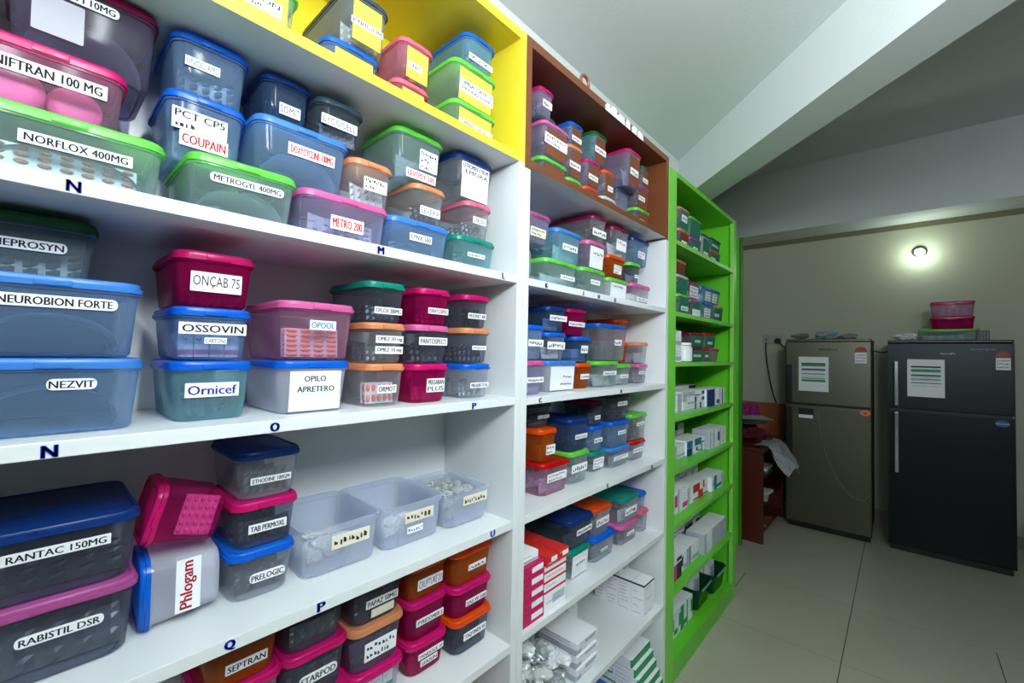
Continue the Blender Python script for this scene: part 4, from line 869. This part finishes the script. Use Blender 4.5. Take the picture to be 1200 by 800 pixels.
def front_text(parent, s, x, z, wd, ht, m, y=-.0012, bold=False):
    bm = bmesh.new()
    if s == '~': add_scribble(bm, Vector((x, y, z)), X1, Z1, wd, ht, random.Random(5))
    else: add_text(bm, s, Vector((x, y, z)), X1, Z1, wd, ht, bold)
    return obj('badge', bm, m, parent)
front_text(d1, 'Whirlpool', -.05, 1.408, .12, .024, mat('badge_grey', (22, 22, 24), .4), -.0012, True)
def energy_label(parent, x, z, wd, ht):
    r = obj('energy_label', bx(x, x+wd, -.0016, 0, z, z+ht*.62, .0004), PAPER, parent)
    bm = bmesh.new(); L = []
    for yy in (-.0024, -.0004): L.append([(x+wd/2+wd*.52*math.cos(t), yy, z+ht*.66+ht*.30*math.sin(t)) for t in [math.pi*k/14 for k in range(15)]])
    loft(bm, L); obj('rating_arc', bm, mat('label_red', (150, 40, 40), .5), r)
    bm = bmesh.new()
    for i in range(3): add_scribble(bm, Vector((x+wd*.1, -.0021, z+ht*(.1+.17*i))), X1, Z1, wd*.8, ht*.09, random.Random(i))
    obj('lettering', bm, INK, r)
energy_label(d1, .175, 1.32, .07, .13)
def notice(x, z0, z1, wd, rows, label):
    t = thing('notice_sheet', label, 'notice', (x, 4.153, z0)); h = z1-z0
    obj('sheet', bx(-wd/2, wd/2, -.0016, -.0006, 0, h, .0003), PAPER, t)
    bm = bmesh.new()
    for zz, th, c in rows:
        n0 = len(bm.faces)
        add_box(bm, -wd*.40, wd*.40, -.0024, -.0017, h*zz-h*th/2, h*zz+h*th/2, 0, c)
    rr = random.Random(3)
    for i in range(7): add_scribble(bm, Vector((-wd*.38, -.0027, h*(.28+.075*i))), X1, Z1, wd*.76, h*.022, rr, 3)
    obj('printed_table', bm, [PRINT['green'], PRINT['teal'], PRINT['navy'], INK], t)
notice(-.518, 1.092, 1.364, .196, [(.80, .04, 3), (.75, .05, 0), (.63, .04, 2), (.50, .02, 1), (.38, .02, 1), (.31, .06, 0)], 'printed notice sheet taped to the steel-grey refrigerator')
mgt = thing('round_magnet', 'orange round magnet on the steel-grey refrigerator', 'magnet', (-.20, 4.153, .953))
bm = bmesh.new(); L = [[(.033*math.cos(2*math.pi*k/28), y_, .021*math.sin(2*math.pi*k/28)) for k in range(28)] for y_ in (-.004, 0)]; loft(bm, L); obj('disc', bm, mat('magnet_orange', (236, 120, 82), .5), mgt)
obj('emblem', bx(-.009, .009, -.0052, -.0038, -.009, .009, .0005), mat('magnet_red', (196, 60, 40), .5), mgt)
cl = thing('door_clip', 'black and white clip on the lower door of the steel-grey refrigerator', 'clip', (-.565, 4.153, .90))
obj('plate', bx(-.05, .05, -.006, 0, -.005, .055, .002), BLACKP, cl); obj('strip', bx(-.05, .045, -.009, -.0055, -.022, .004, .002), PAPER, cl)['label'] = 'white strip'
bm = bmesh.new(); tube(bm, [Vector((-.49, 4.150, .93)), Vector((-.475, 4.148, .78)), Vector((-.43, 4.147, .58)), Vector((-.36, 4.147, .42)), Vector((-.28, 4.148, .32)), Vector((-.21, 4.15, .31)), Vector((-.172, 4.15, .36))], .0018, 6)
tag(obj('thin_wire', bm, mat('pale_wire', (150, 140, 120), .5), smooth=60), 'thin pale wire drooping across the steel-grey refrigerator\'s lower door', 'wire')

f2, d1, d2, hw = fridge('dark grey two-door refrigerator on the right, with a blue sticker', -.072, .533, 1.492, 1.0, DARKSTEEL, 0)
for par, za, zb in ((d1, 1.03, 1.345), (d2, .56, .985)):
    h_ = obj('handle', bx(-hw+.032, -hw+.058, -.045, -.030, za, zb, .006), CHROME, par); h_['label'] = 'chrome bar handle'
    for z in (za+.03, zb-.03): obj('handle_mount', bx(-hw+.036, -hw+.054, -.031, .001, z-.01, z+.01, .002), CHROME, h_)
front_text(d1, '~', -.03, 1.393, .07, .012, mat('badge_silver', (190, 194, 198), .3), -.0012)
front_text(d1, '~', .11, 1.424, .115, .010, mat('badge_dim', (120, 124, 128), .4), -.0012)
energy_label(d1, .222, 1.298, .064, .125)
notice(-.105+.23, 1.098, 1.358, .188, [(.80, .04, 3), (.70, .06, 0), (.57, .05, 1), (.47, .02, 3), (.37, .02, 2)], 'printed notice sheet taped to the dark grey refrigerator')
st_ = thing('oval_sticker', 'blue oval sticker on the dark grey refrigerator', 'sticker', (.478, 4.154, .957))
bm = bmesh.new(); loft(bm, [[(.031*math.cos(2*math.pi*k/28), y_, .022*math.sin(2*math.pi*k/28)) for k in range(28)] for y_ in (-.0022, -.0004)]); obj('disc', bm, mat('sticker_blue', (30, 84, 150), .5), st_)
obj('band', bx(-.03, .03, -.003, -.0018, -.006, .004, .0003), mat('sticker_light', (120, 150, 190), .5), st_)
# things on top of the refrigerators
zt1, zt2 = 1.5056, 1.4926
for i, (x, y, s, c, lab) in enumerate(((-.62, 4.30, .11, (120, 120, 104), 'olive crumpled bag on the left of the steel-grey refrigerator\'s top'), (-.46, 4.42, .17, (150, 170, 180), 'bluish crumpled bag on the middle of the steel-grey refrigerator\'s top'), (-.31, 4.30, .11, (150, 150, 150), 'grey crumpled bag on the right of the steel-grey refrigerator\'s top'))):
    o = obj('plastic_bag', packet_mesh(s, i+1, 'clear', .42), mat('bag_film', (170, 176, 180), .3)); o.data = o.data.copy(); o.data.materials.clear(); o.data.materials.append(mat('bag_%d' % i, c, .35)); o.location = (x, y, zt1); tag(o, lab, 'bag')
o = obj('plastic_bag', packet_mesh(.12, 3, 'white', .45), mat('bag_film', (170, 176, 180), .3)); o.location = (.02, 4.32, zt2); tag(o, 'clear crumpled bag beside the tubs on the dark grey refrigerator', 'bag')
G_ = 'tubs on the dark grey refrigerator'
def fridge_tub(x, z0, z1, wd, d, lid, tint, label, fill=None): return tub((x, 4.40, z0), d, wd, z1-z0, lid, tint, label, (), None, fill, (0, 0, R(-90)), G_)
fridge_tub(.245, zt2, zt2+.082, .30, .22, 'green', 'green', 'wide green-lidded tub directly on the dark grey refrigerator', 'strip:pale:2')
fridge_tub(.268, zt2+.0825, zt2+.170, .215, .17, 'magenta', 'magenta', 'magenta-lidded tub between a green lid and the topmost tub', 'strip:pale:2')
fridge_tub(.270, zt2+.1705, zt2+.276, .215, .17, 'magenta', 'pink', 'magenta-lidded pinkish tub topmost on the dark grey refrigerator', 'strip:pale:2')
o = thing('black_holder', 'small black slotted box right of the tubs on the refrigerator', 'box', (.415, 4.36, zt2))
obj('body', bx(-.03, .03, -.03, .03, 0, .07, .003), BLACKP, o)
for i in range(3): obj('slot', bx(-.02+.016*i, -.013+.016*i, -.0312, -.0295, .01, .06, 0), mat('slot_grey', (60, 62, 64), .5), o)

# wall lamp, socket, cable
lp = thing('wall_lamp', 'small glowing bulb in a wall holder above the refrigerators', 'lamp', (.115, WB, 2.212))
def ring(r_, y_, zc=0., n=24): return [(r_*math.cos(2*math.pi*k/n), y_, zc+r_*math.sin(2*math.pi*k/n)) for k in range(n)]
bm = bmesh.new(); loft(bm, [ring(.045, 0, .03), ring(.045, -.012, .03), ring(.038, -.016, .03)]); obj('wall_plate', bm, mat('lamp_holder', (70, 64, 56), .5), lp, smooth=40)
bm = bmesh.new(); loft(bm, [ring(.024, -.016, .03), ring(.026, -.05, .022), ring(.022, -.06, .02)]); obj('holder', bm, mat('lamp_holder', (70, 64, 56), .5), lp, smooth=40)
bm = bmesh.new(); bmesh.ops.create_uvsphere(bm, u_segments=24, v_segments=14, radius=.030); bmesh.ops.translate(bm, verts=bm.verts, vec=(0, -.082, .008)); obj('bulb', bm, emit('bulb_glow', (236, 255, 236), 75.), lp, smooth=80)['label'] = 'glowing round bulb'
so = thing('wall_socket', 'white double wall socket left of the steel-grey refrigerator', 'socket', (-.93, WB, 1.53))
obj('plate', bx(-.085, .085, -.012, 0, -.045, .045, .004), mat('socket_white', (170, 168, 160), .4), so); obj('switch', bx(-.07, -.045, -.016, -.011, -.015, .015, .002), mat('socket_dim', (140, 138, 130), .4), so)
pg = thing('power_plug', 'black round plug pushed into the wall socket', 'plug', (-.885, WB-.0125, 1.515))
bm = bmesh.new(); loft(bm, [ring(.026, 0), ring(.028, -.02), ring(.022, -.045)]); obj('body', bm, BLACKP, pg, smooth=40)
bm = bmesh.new(); tube(bm, [(0, -.04, 0), (.02, -.055, -.02), (.05, -.05, -.05), (.08, -.04, -.07), (.11, -.03, -.08)], .005); obj('cord', bm, BLACKP, pg, smooth=60)
bm = bmesh.new(); tube(bm, [(-.985, WB-.02, 1.50), (-.985, WB-.035, 1.44), (-.975, WB-.03, 1.30), (-.95, WB-.025, 1.12), (-.92, WB-.02, .98), (-.90, WB-.012, .92)], .006)
tag(obj('power_cable', bm, BLACKP, smooth=60), 'black cable hanging down the wall from the socket', 'cable')
bm = bmesh.new(); tube(bm, [(-.16, 4.5, 1.42), (-.12, 4.5, 1.405), (-.08, 4.5, 1.415)], .006); tag(obj('link_cable', bm, BLACKP, smooth=60), 'short black cable strung between the two refrigerators', 'cable')
# edge of a low stool at the right border
sl = thing('low_stool', 'low red stool with a pale top right of the dark grey refrigerator', 'stool', (.80, 4.40, 0))
obj('seat', bx(-.16, .16, -.16, .16, .27, .30, .004), mat('stool_top', (150, 146, 120), .5), sl)
for sx in (-1, 1):
    for sy in (-1, 1): obj('leg', bx(sx*.14-.015, sx*.14+.015, sy*.14-.015, sy*.14+.015, 0, .27, .002), mat('stool_red', (110, 24, 20), .5), sl)
